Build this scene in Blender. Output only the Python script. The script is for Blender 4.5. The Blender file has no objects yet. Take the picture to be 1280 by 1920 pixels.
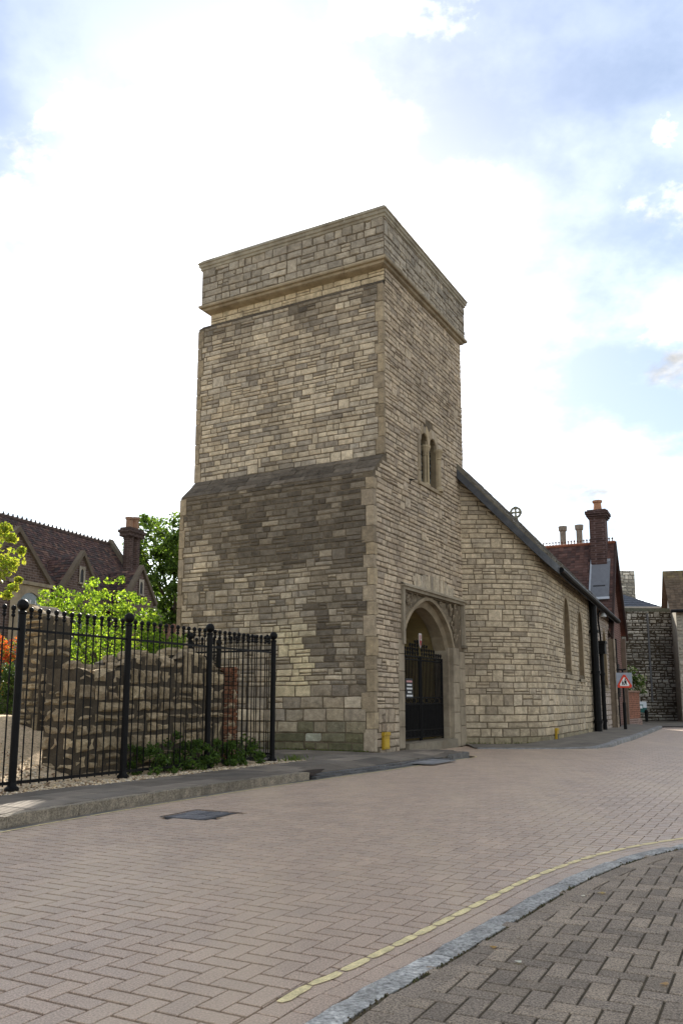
import bpy, bmesh, math, random
from mathutils import Vector, Matrix, noise
R = math.radians
rng = random.Random(7)
SC = bpy.context.scene
COL = SC.collection

# ------------------------------------------------------------------ camera, sky, sun, exposure
CAM_H = 1.04; FPX = 1568.4; PITCH = R(9.33)
cam = bpy.data.cameras.new("camera"); cam_o = bpy.data.objects.new("camera", cam); COL.objects.link(cam_o)
cam_o.location = (0, 0, CAM_H); cam_o.rotation_euler = (math.pi / 2 + PITCH, 0, 0)
cam.sensor_fit = 'VERTICAL'; cam.sensor_height = 36; cam.lens = 36 * FPX / 1920
cam.shift_y = (1057 - 960) / 1920; cam.clip_start = .05; cam.clip_end = 3000
SC.camera = cam_o
SUN_EL, SUN_AZ = R(29), R(-3)
SUN_DIR = Vector((math.sin(SUN_AZ) * math.cos(SUN_EL), math.cos(SUN_AZ) * math.cos(SUN_EL), math.sin(SUN_EL)))
SC.view_settings.view_transform = 'Standard'; SC.view_settings.look = 'None'
SC.view_settings.gamma = 1; SC.view_settings.use_curve_mapping = False
SC.view_settings.exposure = 1.9

world = bpy.data.worlds.new("World"); SC.world = world; world.use_nodes = True
def build_sky():
    nt = world.node_tree; N = nt.nodes; L = nt.links
    for n in list(N): N.remove(n)
    out = N.new('ShaderNodeOutputWorld'); bg = N.new('ShaderNodeBackground'); bg.inputs[1].default_value = .05
    L.new(bg.outputs[0], out.inputs[0])
    sky = N.new('ShaderNodeTexSky'); sky.sky_type = 'NISHITA'; sky.sun_disc = False
    sky.sun_elevation = SUN_EL; sky.sun_rotation = SUN_AZ; sky.air_density = 1; sky.dust_density = .3; sky.ozone_density = .6
    tc = N.new('ShaderNodeTexCoord'); sep = N.new('ShaderNodeSeparateXYZ'); L.new(tc.outputs['Generated'], sep.inputs[0])
    def m(op, a, b=None, c=None):
        n = N.new('ShaderNodeMath'); n.operation = op
        for i, v in enumerate((a, b, c)):
            if v is None: continue
            if isinstance(v, (int, float)): n.inputs[i].default_value = v
            else: L.new(v, n.inputs[i])
        return n.outputs[0]
    def mr(v, a, b, c, d, smooth=True):
        n = N.new('ShaderNodeMapRange'); n.interpolation_type = 'SMOOTHSTEP' if smooth else 'LINEAR'
        L.new(v, n.inputs[0]); n.inputs[1].default_value = a; n.inputs[2].default_value = b; n.inputs[3].default_value = c; n.inputs[4].default_value = d
        return n.outputs[0]
    z = m('ADD', m('MAXIMUM', sep.outputs[2], 0), .32)
    cmb = N.new('ShaderNodeCombineXYZ'); L.new(m('DIVIDE', sep.outputs[0], z), cmb.inputs[0]); L.new(m('DIVIDE', sep.outputs[1], z), cmb.inputs[1])
    def fbm(scale, detail, rough, off, dist=0):
        mp = N.new('ShaderNodeMapping'); mp.inputs['Location'].default_value = off; L.new(cmb.outputs[0], mp.inputs[0])
        n = N.new('ShaderNodeTexNoise'); n.inputs['Scale'].default_value = scale; n.inputs['Detail'].default_value = detail
        n.inputs['Roughness'].default_value = rough; n.inputs['Distortion'].default_value = dist; L.new(mp.outputs[0], n.inputs[0]); return n.outputs['Fac']
    n1 = fbm(1.7, 9, .6, (1.3, 9.1, 0), .25); n2 = fbm(5.5, 7, .6, (8.3, 2.2, 1))
    # thin cloud thickest round the sun, opening to blue away from it
    dot = N.new('ShaderNodeVectorMath'); dot.operation = 'DOT_PRODUCT'; L.new(tc.outputs['Generated'], dot.inputs[0]); dot.inputs[1].default_value = SUN_DIR
    near = mr(dot.outputs['Value'], .93, .999, 0, 1)
    dens = m('ADD', m('ADD', n1, m('MULTIPLY', m('SUBTRACT', n2, .5), .35)), m('MULTIPLY', near, .03))
    mask = mr(dens, .50, .62, 0, 1)
    veil = mr(sep.outputs[2], 0, .75, .42, .10)
    mask = m('MAXIMUM', mask, veil)
    mask = m('MINIMUM', m('ADD', mask, m('MULTIPLY', near, .05)), 1)
    n3 = fbm(2.6, 6, .55, (1.2, 5.5, 3))
    shade = mr(m('ADD', m('ADD', m('MULTIPLY', n3, .7), m('MULTIPLY', n2, .3)), m('MULTIPLY', near, .04)), .41, .60, .20, 1.0)
    glow = m('ADD', m('MULTIPLY', near, .12), shade)
    col = N.new('ShaderNodeVectorMath'); col.operation = 'SCALE'; col.inputs[0].default_value = (16.6, 16.5, 16.3); L.new(glow, col.inputs['Scale'])
    mix = N.new('ShaderNodeMix'); mix.data_type = 'RGBA'; L.new(mask, mix.inputs[0]); L.new(sky.outputs[0], mix.inputs[6]); L.new(col.outputs[0], mix.inputs[7])
    L.new(mix.outputs[2], bg.inputs[0])
build_sky()
sun = bpy.data.lights.new("sun", 'SUN'); sun.energy = 3.2; sun.angle = R(.9); sun.color = (1, .93, .82)
sun_o = bpy.data.objects.new("sun", sun); COL.objects.link(sun_o)
sun_o.rotation_euler = SUN_DIR.to_track_quat('Z', 'Y').to_euler(); sun_o.location = (0, 0, 60)

# ------------------------------------------------------------------ materials
def mat(name, rough=.9, attr=True, base=(.3, .3, .3), scale=6, var=.25, fine=90, finevar=.15, bump=.35, bdist=.02, bscale=18,
        spec=.3, metal=0., tint=None, tintscale=.8, tintamt=.5, stretch=None, brick=False):
    m = bpy.data.materials.new(name); m.use_nodes = True; nt = m.node_tree; N = nt.nodes; L = nt.links
    b = N['Principled BSDF']; b.inputs['Roughness'].default_value = rough; b.inputs['Specular IOR Level'].default_value = spec; b.inputs['Metallic'].default_value = metal
    geo = N.new('ShaderNodeNewGeometry'); pos = geo.outputs['Position']
    def nz(s, d=5, r=.6, v=pos):
        n = N.new('ShaderNodeTexNoise'); n.inputs['Scale'].default_value = s; n.inputs['Detail'].default_value = d; n.inputs['Roughness'].default_value = r
        L.new(v, n.inputs['Vector']); return n.outputs['Fac']
    def rmp(v, a, b_, c, d):
        n = N.new('ShaderNodeMapRange'); L.new(v, n.inputs[0]); n.inputs[1].default_value = a; n.inputs[2].default_value = b_; n.inputs[3].default_value = c; n.inputs[4].default_value = d; return n.outputs[0]
    def mul(a, b_):
        n = N.new('ShaderNodeMath'); n.operation = 'MULTIPLY'; L.new(a, n.inputs[0]); L.new(b_, n.inputs[1]); return n.outputs[0]
    if attr:
        a = N.new('ShaderNodeAttribute'); a.attribute_name = 'col'; c = a.outputs['Color']
    else:
        a = N.new('ShaderNodeRGB'); a.outputs[0].default_value = (*base, 1); c = a.outputs[0]
    f = mul(rmp(nz(scale), .3, .7, 1 - var, 1 + var), rmp(nz(fine, 3, .7), .3, .7, 1 - finevar, 1 + finevar))
    v = N.new('ShaderNodeVectorMath'); v.operation = 'SCALE'; L.new(c, v.inputs[0]); L.new(f, v.inputs['Scale']); c = v.outputs[0]
    if tint:
        mp = N.new('ShaderNodeMapping'); L.new(pos, mp.inputs[0])
        if stretch: mp.inputs['Rotation'].default_value = (0, 0, stretch[0]); mp.inputs['Scale'].default_value = stretch[1]
        t = rmp(nz(tintscale, 6, .6, mp.outputs[0]), .48, .68, 0, tintamt)
        mx = N.new('ShaderNodeMix'); mx.data_type = 'RGBA'; L.new(t, mx.inputs[0]); L.new(c, mx.inputs[6]); mx.inputs[7].default_value = (*tint, 1); c = mx.outputs[2]
    if brick:                                                     # courses too far off to tell one brick from the next
        dn = N.new('ShaderNodeVectorMath'); dn.operation = 'DOT_PRODUCT'; L.new(pos, dn.inputs[0]); dn.inputs[1].default_value = (.72, .69, 0)
        sp = N.new('ShaderNodeSeparateXYZ'); L.new(pos, sp.inputs[0]); cb = N.new('ShaderNodeCombineXYZ'); L.new(dn.outputs['Value'], cb.inputs[0]); L.new(sp.outputs[2], cb.inputs[1])
        bk = N.new('ShaderNodeTexBrick'); L.new(cb.outputs[0], bk.inputs['Vector']); bk.inputs['Scale'].default_value = 1; bk.inputs['Brick Width'].default_value = .23; bk.inputs['Row Height'].default_value = .09; bk.inputs['Mortar Size'].default_value = .012
        bk.inputs['Color1'].default_value = (.75, .75, .75, 1); bk.inputs['Color2'].default_value = (1.25, 1.2, 1.15, 1); bk.inputs['Mortar'].default_value = (1.7, 1.9, 2.1, 1); mb_ = N.new('ShaderNodeVectorMath'); mb_.operation = 'MULTIPLY'
        L.new(c, mb_.inputs[0]); L.new(bk.outputs['Color'], mb_.inputs[1]); c = mb_.outputs[0]
    L.new(c, b.inputs['Base Color'])
    if bump:
        bp = N.new('ShaderNodeBump'); bp.inputs['Strength'].default_value = bump; bp.inputs['Distance'].default_value = bdist
        L.new(nz(bscale, 7, .65), bp.inputs['Height']); L.new(bp.outputs[0], b.inputs['Normal'])
    return m
def leaf_mat(name, trans=.5):
    m = bpy.data.materials.new(name); m.use_nodes = True; nt = m.node_tree; N = nt.nodes; L = nt.links
    b = N['Principled BSDF']; b.inputs['Roughness'].default_value = .5; b.inputs['Specular IOR Level'].default_value = .25
    a = N.new('ShaderNodeAttribute'); a.attribute_name = 'col'; L.new(a.outputs['Color'], b.inputs['Base Color'])
    t = N.new('ShaderNodeBsdfTranslucent'); s = N.new('ShaderNodeVectorMath'); s.operation = 'MULTIPLY'; s.inputs[1].default_value = (1.5, 1.45, .7)
    L.new(a.outputs['Color'], s.inputs[0]); L.new(s.outputs[0], t.inputs[0])
    mx = N.new('ShaderNodeMixShader'); mx.inputs[0].default_value = trans; L.new(b.outputs[0], mx.inputs[1]); L.new(t.outputs[0], mx.inputs[2])
    L.new(mx.outputs[0], N['Material Output'].inputs[0]); return m
M = {}
M['stone'] = mat('limestone', .92, scale=8, var=.3, fine=55, finevar=.22, bump=.7, bdist=.03, bscale=22, spec=.2, tint=(.17, .135, .095), tintscale=1.3, tintamt=.36, stretch=(0, (1, 1, .4)))
M['ashlar'] = mat('dressed_limestone', .9, scale=5, var=.18, fine=60, finevar=.1, bump=.3, bdist=.012, bscale=30, spec=.2, tint=(.15, .115, .075), tintscale=2.2, tintamt=.6, stretch=(0, (1, 1, .5)))
M['mortar'] = mat('lime_mortar', .95, scale=5, var=.3, fine=60, finevar=.25, bump=.5, bdist=.02, bscale=30, spec=.1)
M['rubble'] = mat('rubble_stone', .95, scale=14, var=.35, fine=70, finevar=.25, bump=.8, bdist=.04, bscale=22, spec=.15)
M['paver'] = mat('road_paver', .52, scale=2.2, var=.1, fine=120, finevar=.5, bump=.3, bdist=.004, bscale=160, spec=.4,
                 tint=(.54, .41, .28), tintscale=1.0, tintamt=.55, stretch=(R(28), (1.3, .25, 1)))
M['greypaver'] = mat('grey_paver', .85, scale=3, var=.16, fine=130, finevar=.75, bump=.7, bdist=.006, bscale=150, spec=.25)
M['slab'] = mat('pavement_slab', .85, scale=3, var=.22, fine=90, finevar=.2, bump=.4, bdist=.008, bscale=60, spec=.25, tint=(.07, .065, .055), tintscale=1.4, tintamt=.5)
M['granite'] = mat('granite_kerb', .75, scale=9, var=.35, fine=55, finevar=.6, bump=.9, bdist=.016, bscale=45, spec=.35, tint=(.12, .10, .07), tintscale=4, tintamt=.4)
M['joint'] = mat('joint_sand', .95, False, (.03, .02, .013), scale=4, var=.4, fine=120, finevar=.4, bump=.3)
M['dirt'] = mat('joint_dirt', .95, False, (.085, .066, .04), scale=9, var=.4, fine=120, finevar=.5, bump=.5)
M['iron'] = mat('painted_iron', .5, False, (.006, .0055, .0055), scale=8, var=.3, fine=60, finevar=.2, bump=.15, bdist=.004, spec=.12)
M['tile'] = mat('clay_tile', .85, scale=5, var=.25, fine=50, finevar=.2, bump=.3, bdist=.01, spec=.25)
M['brick'] = mat('brickwork', .9, brick=True, scale=6, var=.25, fine=60, finevar=.25, bump=.4, bdist=.01, spec=.2)
M['lead'] = mat('dark_slate_lead', .7, False, (.05, .05, .053), scale=5, var=.35, fine=40, finevar=.2, bump=.4, bdist=.015, bscale=14, spec=.4)
M['paint'] = mat('plain_paint', .6, scale=6, var=.12, fine=60, finevar=.12, bump=.1, bdist=.004, spec=.4)
M['roadpaint'] = mat('yellow_road_paint', .75, False, (.70, .575, .30), scale=12, var=.25, fine=120, finevar=.25, bump=.2, bdist=.004)
M['plaster'] = mat('vault_plaster', .95, False, (.33, .25, .11), scale=3, var=.25, fine=40, finevar=.1, bump=.25, tint=(.1, .085, .04), tintscale=1.5, tintamt=.5)
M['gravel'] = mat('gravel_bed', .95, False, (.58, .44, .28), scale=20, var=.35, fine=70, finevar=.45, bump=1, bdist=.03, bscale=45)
M['pebble'] = mat('pebbles', .9, scale=20, var=.2, fine=80, finevar=.15, bump=.2)
M['earth'] = mat('far_ground', .95, False, (.13, .115, .09), scale=.6, var=.3, fine=12, finevar=.25, bump=.2)
M['bark'] = mat('bark', .95, False, (.07, .055, .04), scale=10, var=.4, fine=50, finevar=.3, bump=.8, bdist=.03)
M['leaf'] = leaf_mat('leaves', .5)
M['darkleaf'] = leaf_mat('dark_leaves', .3)
gl = bpy.data.materials.new('leaded_glass'); gl.use_nodes = True; M['glass'] = gl
gb = gl.node_tree.nodes['Principled BSDF']; gb.inputs['Base Color'].default_value = (.16, .2, .2, 1); gb.inputs['Roughness'].default_value = .12; gb.inputs['Specular IOR Level'].default_value = .8

# ------------------------------------------------------------------ mesh helpers
class MB:
    def __init__(s): s.v = []; s.f = []; s.c = []
    def face(s, pts, c=(.3, .3, .3)):
        i = len(s.v); s.v += [tuple(p) for p in pts]; s.f.append(tuple(range(i, i + len(pts)))); s.c.append(c)
    def add(s, verts, faces, c=(.3, .3, .3)):
        i = len(s.v); s.v += [tuple(p) for p in verts]
        for f in faces: s.f.append(tuple(i + k for k in f)); s.c.append(c)
    def merge(s, o):
        i = len(s.v); s.v += o.v; s.f += [tuple(i + k for k in f) for f in o.f]; s.c += o.c
    def box(s, fr, p0, p1, q0, q1, z0, z1, c=(.3, .3, .3)):
        P = [fr(p, q, z) for z in (z0, z1) for q in (q0, q1) for p in (p0, p1)]
        s.add(P, [(0, 2, 3, 1), (4, 5, 7, 6), (0, 1, 5, 4), (2, 6, 7, 3), (0, 4, 6, 2), (1, 3, 7, 5)], c)
    def tube(s, path, rad, n=8, c=(.3, .3, .3), cap=True):
        path = [Vector(p) for p in path]; rings = []
        for i, p in enumerate(path):
            t = (path[min(i + 1, len(path) - 1)] - path[max(i - 1, 0)]).normalized()
            a = Vector((1, 0, 0)) if abs(t.x) < .8 else Vector((0, 1, 0)); x = t.cross(a).normalized(); y = t.cross(x)
            r = rad[i] if isinstance(rad, (list, tuple)) else rad
            rings.append([p + (x * math.cos(k * 2 * math.pi / n) + y * math.sin(k * 2 * math.pi / n)) * r for k in range(n)])
        vs = [v for r_ in rings for v in r_]; fs = []
        for i in range(len(path) - 1):
            for k in range(n): a0 = i * n + k; a1 = i * n + (k + 1) % n; fs.append((a0, a1, a1 + n, a0 + n))
        if cap: fs += [tuple(range(n))[::-1], tuple(range((len(path) - 1) * n, len(path) * n))]
        s.add(vs, fs, c)
    def lathe(s, o, prof, n=12, c=(.3, .3, .3)):
        s.tube([(o[0], o[1], o[2] + z) for r_, z in prof], [max(r_, .0005) for r_, z in prof], n, c)
    def ball(s, o, r, n=10, c=(.3, .3, .3)):
        s.lathe(o, [(r * math.sin(a), -r * math.cos(a)) for a in [math.pi * i / 6 for i in range(7)]], n, c)
    def bounds(s):
        xs, ys, zs = zip(*s.v); return Vector(((min(xs) + max(xs)) / 2, (min(ys) + max(ys)) / 2, (min(zs) + max(zs)) / 2))
    def build(s, name, m, parent=None, kind=None, smooth=False, recalc=True, center=True):
        me = bpy.data.meshes.new(name); o0 = s.bounds() if center else Vector((0, 0, 0))
        me.from_pydata([(x - o0.x, y - o0.y, z - o0.z) for x, y, z in s.v], [], s.f)
        at = me.attributes.new('col', 'FLOAT_COLOR', 'FACE'); at.data.foreach_set('color', [k for c in s.c for k in (c[0], c[1], c[2], 1.)])
        if recalc:
            bm = bmesh.new(); bm.from_mesh(me); bmesh.ops.recalc_face_normals(bm, faces=bm.faces); bm.to_mesh(me); bm.free()
        if smooth: me.polygons.foreach_set('use_smooth', [True] * len(me.polygons))
        me.materials.append(m); return link(name, me, o0, parent, kind)
def world_of(o):
    v = Vector(o.location)
    while o.parent: o = o.parent; v += Vector(o.location)
    return v
def link(name, me, loc, parent=None, kind=None):
    o = bpy.data.objects.new(name, me); COL.objects.link(o)
    if parent: o.parent = parent; o.location = Vector(loc) - world_of(parent)
    else: o.location = loc
    if kind: o['kind'] = kind
    return o
def thing(name, label, cat, loc, group=None):
    o = bpy.data.objects.new(name, None); COL.objects.link(o); o.location = loc; o.empty_display_size = .2
    tag(o, label, cat, group); return o
def tag(o, label, cat, group=None):
    o['label'] = label; o['category'] = cat
    if group: o['group'] = group
    return o

# frames: C near corner of the tower, B along its street side, A along its west side
C0 = (.856, 16.45); AZ = R(28.65); Bx, By = math.sin(AZ), math.cos(AZ)
def T(p, q, z): return (C0[0] + Bx * p - By * q, C0[1] + By * p + Bx * q, z)
def frame(x, y, az):
    s, c = math.sin(az), math.cos(az)
    return lambda p, q, z: (x + s * p - c * q, y + c * p + s * q, z)
W = lambda x, y, z: (x, y, z)
def px(P):
    X, Y, Z = P; Z -= CAM_H; d = Y * math.cos(PITCH) + Z * math.sin(PITCH); u = Z * math.cos(PITCH) - Y * math.sin(PITCH)
    if d < .1: return None
    return 640 + FPX * X / d, 1057 - FPX * u / d
def area_px(pts):
    q = [px(p) for p in pts]
    if any(a is None for a in q): return 0
    cx = sum(a[0] for a in q) / len(q); cy = sum(a[1] for a in q) / len(q)
    if not (-20 < cx < 1300 and -20 < cy < 1940): return 0
    return abs(sum(q[i][0] * q[(i + 1) % len(q)][1] - q[(i + 1) % len(q)][0] * q[i][1] for i in range(len(q)))) / 2
def nz(x, y, z=0., s=1.): return noise.noise(Vector((x * s, y * s, z * s)))   # about -1..1
def lerp(a, b, t): return a + (b - a) * t
def mixc(a, b, t): return tuple(lerp(x, y, t) for x, y in zip(a, b))
def mulc(a, k): return tuple(x * k for x in a)
def sst(a, b, x):
    t = max(0, min(1, (x - a) / (b - a))); return t * t * (3 - 2 * t)

def inset(poly, d):
    n = len(poly); A_ = sum(poly[i][0] * poly[(i + 1) % n][1] - poly[(i + 1) % n][0] * poly[i][1] for i in range(n)); sg = 1 if A_ > 0 else -1; out = []
    cx = sum(p[0] for p in poly) / n; cy = sum(p[1] for p in poly) / n
    for i in range(n):
        p, a, b = poly[i - 1], poly[i], poly[(i + 1) % n]
        e1 = math.hypot(a[0] - p[0], a[1] - p[1]) or 1e-9; e2 = math.hypot(b[0] - a[0], b[1] - a[1]) or 1e-9
        n1 = (-(a[1] - p[1]) / e1 * sg, (a[0] - p[0]) / e1 * sg); n2 = (-(b[1] - a[1]) / e2 * sg, (b[0] - a[0]) / e2 * sg)
        k = 1 + n1[0] * n2[0] + n1[1] * n2[1]
        q = (a[0] + d * (n1[0] + n2[0]) / max(k, .3), a[1] + d * (n1[1] + n2[1]) / max(k, .3)); R_ = math.hypot(a[0] - cx, a[1] - cy)
        if math.hypot(q[0] - a[0], q[1] - a[1]) > R_ * .45 or (q[0] - cx) * (a[0] - cx) + (q[1] - cy) * (a[1] - cy) <= 0: q = (a[0] + (cx - a[0]) * .4, a[1] + (cy - a[1]) * .4)
        out.append(q)
    return out
def stone_mb(poly, mp, col, proud=.012, back=.06, bev=.012, rough=0.):
    """One dressed stone: a polygon in (u, v), mp(u, v, out) to the world; the arris is bevelled."""
    n = len(poly); cu = sum(p[0] for p in poly) / n; cv = sum(p[1] for p in poly) / n
    m_ = MB(); ins = inset(poly, bev * .8)
    a = [mp(u, v, -back) for u, v in poly]; b = [mp(u, v, proud - bev) for u, v in poly]
    c = [mp(u, v, proud + (rng.uniform(-rough, rough) if rough else 0)) for u, v in ins]
    fs = []
    for i in range(n):
        j = (i + 1) % n; fs += [(i, j, n + j, n + i), (n + i, n + j, 2 * n + j, 2 * n + i)]
    if rough:
        c.append(mp(cu, cv, proud + rng.uniform(0, rough * 1.6)))
        fs += [(2 * n + i, 2 * n + (i + 1) % n, 3 * n) for i in range(n)]
    else: fs.append(tuple(range(2 * n, 3 * n)))
    m_.add(a + b + c, fs, col); return m_
def clip_half(poly, a, b_, c):           # keep a*u + b*v <= c
    out = []
    for i in range(len(poly)):
        P, Q = poly[i], poly[(i + 1) % len(poly)]; dp = a * P[0] + b_ * P[1] - c; dq = a * Q[0] + b_ * Q[1] - c
        if dp <= 0: out.append(P)
        if dp * dq < 0: t = dp / (dp - dq); out.append((P[0] + (Q[0] - P[0]) * t, P[1] + (Q[1] - P[1]) * t))
    return out
class Stones:
    """Collects the stones of one thing, then links the 300 that show largest singly and joins the rest."""
    def __init__(s, name='stone', rest='stone_facing', limit=300): s.items = []; s.name = name; s.rest = rest; s.limit = limit
    def add(s, mb, face_pts, bonus=1): s.items.append((area_px(face_pts) * bonus, mb))
    def link(s, m, parent):
        s.items.sort(key=lambda t: -t[0])
        for a, mb in s.items[:s.limit]: mb.build(s.name, m, parent)
        if len(s.items) > s.limit:
            r_ = MB()
            for a, mb in s.items[s.limit:]: r_.merge(mb)
            r_.build(s.rest, m, parent, 'stuff')
def uneven(P, j):
    out = []
    for i in range(len(P)):
        a, b = P[i], P[(i + 1) % len(P)]; L_ = math.dist(a, b); out.append(a)
        if L_ > .12: t = rng.uniform(.35, .65); out.append((lerp(a[0], b[0], t) + (rng.uniform(-j, j) * .6 if i % 2 else 0), lerp(a[1], b[1], t) + (0 if i % 2 else rng.uniform(-j, j) * .6)))
    return out
def lay(st, mp, u0, u1, z0, z1, hs, ls, colf, holes=(), ztop=None, jit=.006, gap=.0085, proud=.014, pr=.008, back=.06, bev=.012, rough=.004, u1f=None, u0f=None, jump=.045):
    hts = []; z = z0
    while z < z1 - .02:
        h = rng.uniform(*hs)
        if z1 - z - h < hs[0] * .6: h = z1 - z
        hts.append(h); z += h
    z = z0; taken = []
    for ci, h in enumerate(hts):
        zm = z + h / 2; cuts = list(taken); taken = []; h2 = hts[ci + 1] if ci + 1 < len(hts) else 0
        for hf in holes: cuts += hf(zm)
        a0 = u0f(zm) if u0f else u0; a1 = u1f(zm) if u1f else u1
        segs = [(a0, a1)]
        for l, r_ in cuts:
            ns = []
            for a, b in segs:
                if r_ <= a or l >= b: ns.append((a, b)); continue
                if l - a > .03: ns.append((a, l))
                if b - r_ > .03: ns.append((r_, b))
            segs = ns
        for a, b in segs:
            u = a
            while u < b - .01:
                l = rng.uniform(*ls) * (1.25 if h < (hs[0] + hs[1]) / 2 else .9)
                if b - u - l < ls[0] * .55: l = b - u
                parts = [(z, z + h)]
                if h > hs[1] * .88 and rng.random() < .22: k_ = rng.uniform(.4, .6); parts = [(z, z + h * k_), (z + h * k_, z + h)]
                elif h2 and l < ls[1] * .8 and rng.random() < jump and (not u1f or u + l < u1f(zm + h) - .02) and (not u0f or u > u0f(zm + h) + .02) and not any(l_ < u + l and r__ > u for hf in holes for l_, r__ in hf(z + h + h2 / 2)): parts = [(z, z + h + h2)]; taken.append((u, u + l))
                for za, zb in parts:
                    j = lambda k=1: rng.uniform(-jit, jit) * k
                    P = [(u + gap / 2 + abs(j()), za + gap / 2 + abs(j())), (u + l - gap / 2 - abs(j()), za + gap / 2 + abs(j())),
                         (u + l - gap / 2 - abs(j()), zb - gap / 2 - abs(j())), (u + gap / 2 + abs(j()), zb - gap / 2 - abs(j()))]
                    if ztop:
                        za_, zb_ = ztop(P[0][0]), ztop(P[1][0])
                        if P[0][1] > za_ - .02 and P[1][1] > zb_ - .02: continue
                        P = [(p_, min(q_, ztop(p_))) for p_, q_ in P]
                        if P[3][1] - P[0][1] < .01: P.pop(3)
                        if len(P) > 3 and P[2][1] - P[1][1] < .01: P.pop(2)
                    if len(P) < 3: continue
                    if len(P) == 4: P = uneven(P, jit)
                    c = colf(u + l / 2, (za + zb) / 2)
                    o = proud + rng.uniform(-pr, pr)
                    mb = stone_mb(P, mp, c, o, back, bev, rough)
                    st.add(mb, [mp(p_, q_, 0) for p_, q_ in P])
                u += l
        z += h
CREAM = (.59, .485, .34); BUFF = (.51, .41, .28); GREY = (.395, .34, .265); BROWN = (.24, .195, .145); DARK = (.088, .071, .053); OCHRE = (.43, .30, .13); MOSS = (.075, .08, .03)
def limestone(dark=0., grey=.3):
    r_ = rng.random()
    c = CREAM if r_ < .42 else BUFF if r_ < .62 else mixc(CREAM, GREY, .6) if r_ < .8 else mixc(GREY, BROWN, rng.random())
    c = mixc(c, GREY, grey * rng.random()); c = mixc(c, DARK, min(.95, max(0, dark + rng.uniform(-.22, .22) * (dark > .02))))
    return mulc(c, rng.uniform(.84, 1.1))

# ------------------------------------------------------------------ ground, road, pavements
g = MB(); g.add([(-700, -300, -.06), (700, -300, -.06), (700, 1200, -.06), (-700, 1200, -.06)], [(0, 1, 2, 3)]); gobj = g.build('ground', M['earth'], None, 'structure')
LK = [(-4.9, 2.6), (-3.55, 5.3), (-2.807, 7.141), (-2.24, 8.37), (-1.459, 9.836), (-.429, 11.542), (.478, 12.95), (1.25, 14.25), (1.94, 15.42), (2.32, 16.0), (2.42, 16.3), (2.30, 16.62), (1.9, 17.0), (1.33, 17.24)]
RLINE = LK + [(2.95, 20.1), (3.04, 18.95), (5.6, 18.95), (7.85, 23.3), (12.2, 32.8), (14.0, 36.0)]
RK = [(-2.3, -1.4), (-1.5, .25), (-.127, 2.929), (.119, 3.333), (.451, 3.846), (.654, 4.165), (.99, 4.69), (1.187, 5.0), (1.541, 5.471), (1.95, 5.93), (2.504, 6.386), (3.4, 6.9), (5, 7.4), (9, 8.1)]
def smooth_line(pts, n=6):
    out = []
    for i in range(len(pts) - 1):
        p0 = pts[max(i - 1, 0)]; p1 = pts[i]; p2 = pts[i + 1]; p3 = pts[min(i + 2, len(pts) - 1)]
        for k in range(n):
            t = k / n
            out.append(tuple(.5 * ((2 * p1[d]) + (-p0[d] + p2[d]) * t + (2 * p0[d] - 5 * p1[d] + 4 * p2[d] - p3[d]) * t * t + (-p0[d] + 3 * p1[d] - 3 * p2[d] + p3[d]) * t ** 3) for d in (0, 1)))
    out.append(pts[-1]); return out
RKS = smooth_line(RK); LKS = smooth_line(LK, 4)
class Line:
    def __init__(s, pts):
        s.p = pts; s.l = [0]
        for a, b in zip(pts, pts[1:]): s.l.append(s.l[-1] + math.dist(a, b))
        s.L = s.l[-1]
    def at(s, t, off=0.):                # off to the right of travel
        i = 0
        while i < len(s.p) - 2 and s.l[i + 1] < t: i += 1
        a, b = s.p[i], s.p[i + 1]; d = s.l[i + 1] - s.l[i]; k = (t - s.l[i]) / d
        def nrm(j):
            A_, B_ = s.p[max(j - 1, 0)], s.p[min(j + 1, len(s.p) - 1)]; q = math.dist(A_, B_) or 1; return ((B_[1] - A_[1]) / q, -(B_[0] - A_[0]) / q)
        n0, n1 = nrm(i), nrm(i + 1); nx, ny = lerp(n0[0], n1[0], k), lerp(n0[1], n1[1], k)
        return a[0] + (b[0] - a[0]) * k + nx * off, a[1] + (b[1] - a[1]) * k + ny * off
    def near(s, x, y):                   # signed distance (right positive), arclength, unit normal
        best = None
        for i, (a, b) in enumerate(zip(s.p, s.p[1:])):
            dx, dy = b[0] - a[0], b[1] - a[1]; L2 = dx * dx + dy * dy or 1e-9; t = max(0, min(1, ((x - a[0]) * dx + (y - a[1]) * dy) / L2))
            ex, ey = x - a[0] - dx * t, y - a[1] - dy * t; d2 = ex * ex + ey * ey
            if best is None or d2 < best[0] - 1e-12:
                l = math.sqrt(L2); n = (dy / l, -dx / l); best = (d2, ex * n[0] + ey * n[1], s.l[i] + l * t, n)
        sg = 1 if best[1] >= 0 else -1
        return sg * math.sqrt(best[0]), best[2], best[3]
LL, RL, RD = Line(LKS), Line(RKS), Line(RLINE)
def in_poly(x, y, P):
    k = False; j = len(P) - 1
    for i in range(len(P)):
        if (P[i][1] > y) != (P[j][1] > y) and x < (P[j][0] - P[i][0]) * (y - P[i][1]) / (P[j][1] - P[i][1]) + P[i][0]: k = not k
        j = i
    return k
ROADP = LKS + RLINE[len(LK):] + [(30, 36), (30, 10)] + RKS[::-1]
rb = MB()
rb.add([(-9, -4, -.018), (40, -4, -.018), (40, 37, -.018), (-9, 37, -.018)], [(0, 1, 2, 3)])
road = rb.build('road', M['joint'], None, 'structure')
HB_AZ = R(28); hs_, hc_ = math.sin(HB_AZ), math.cos(HB_AZ)
def hb(u, v): return (hs_ * u + hc_ * v, hc_ * u - hs_ * v)      # u along the street, v to its right
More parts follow.
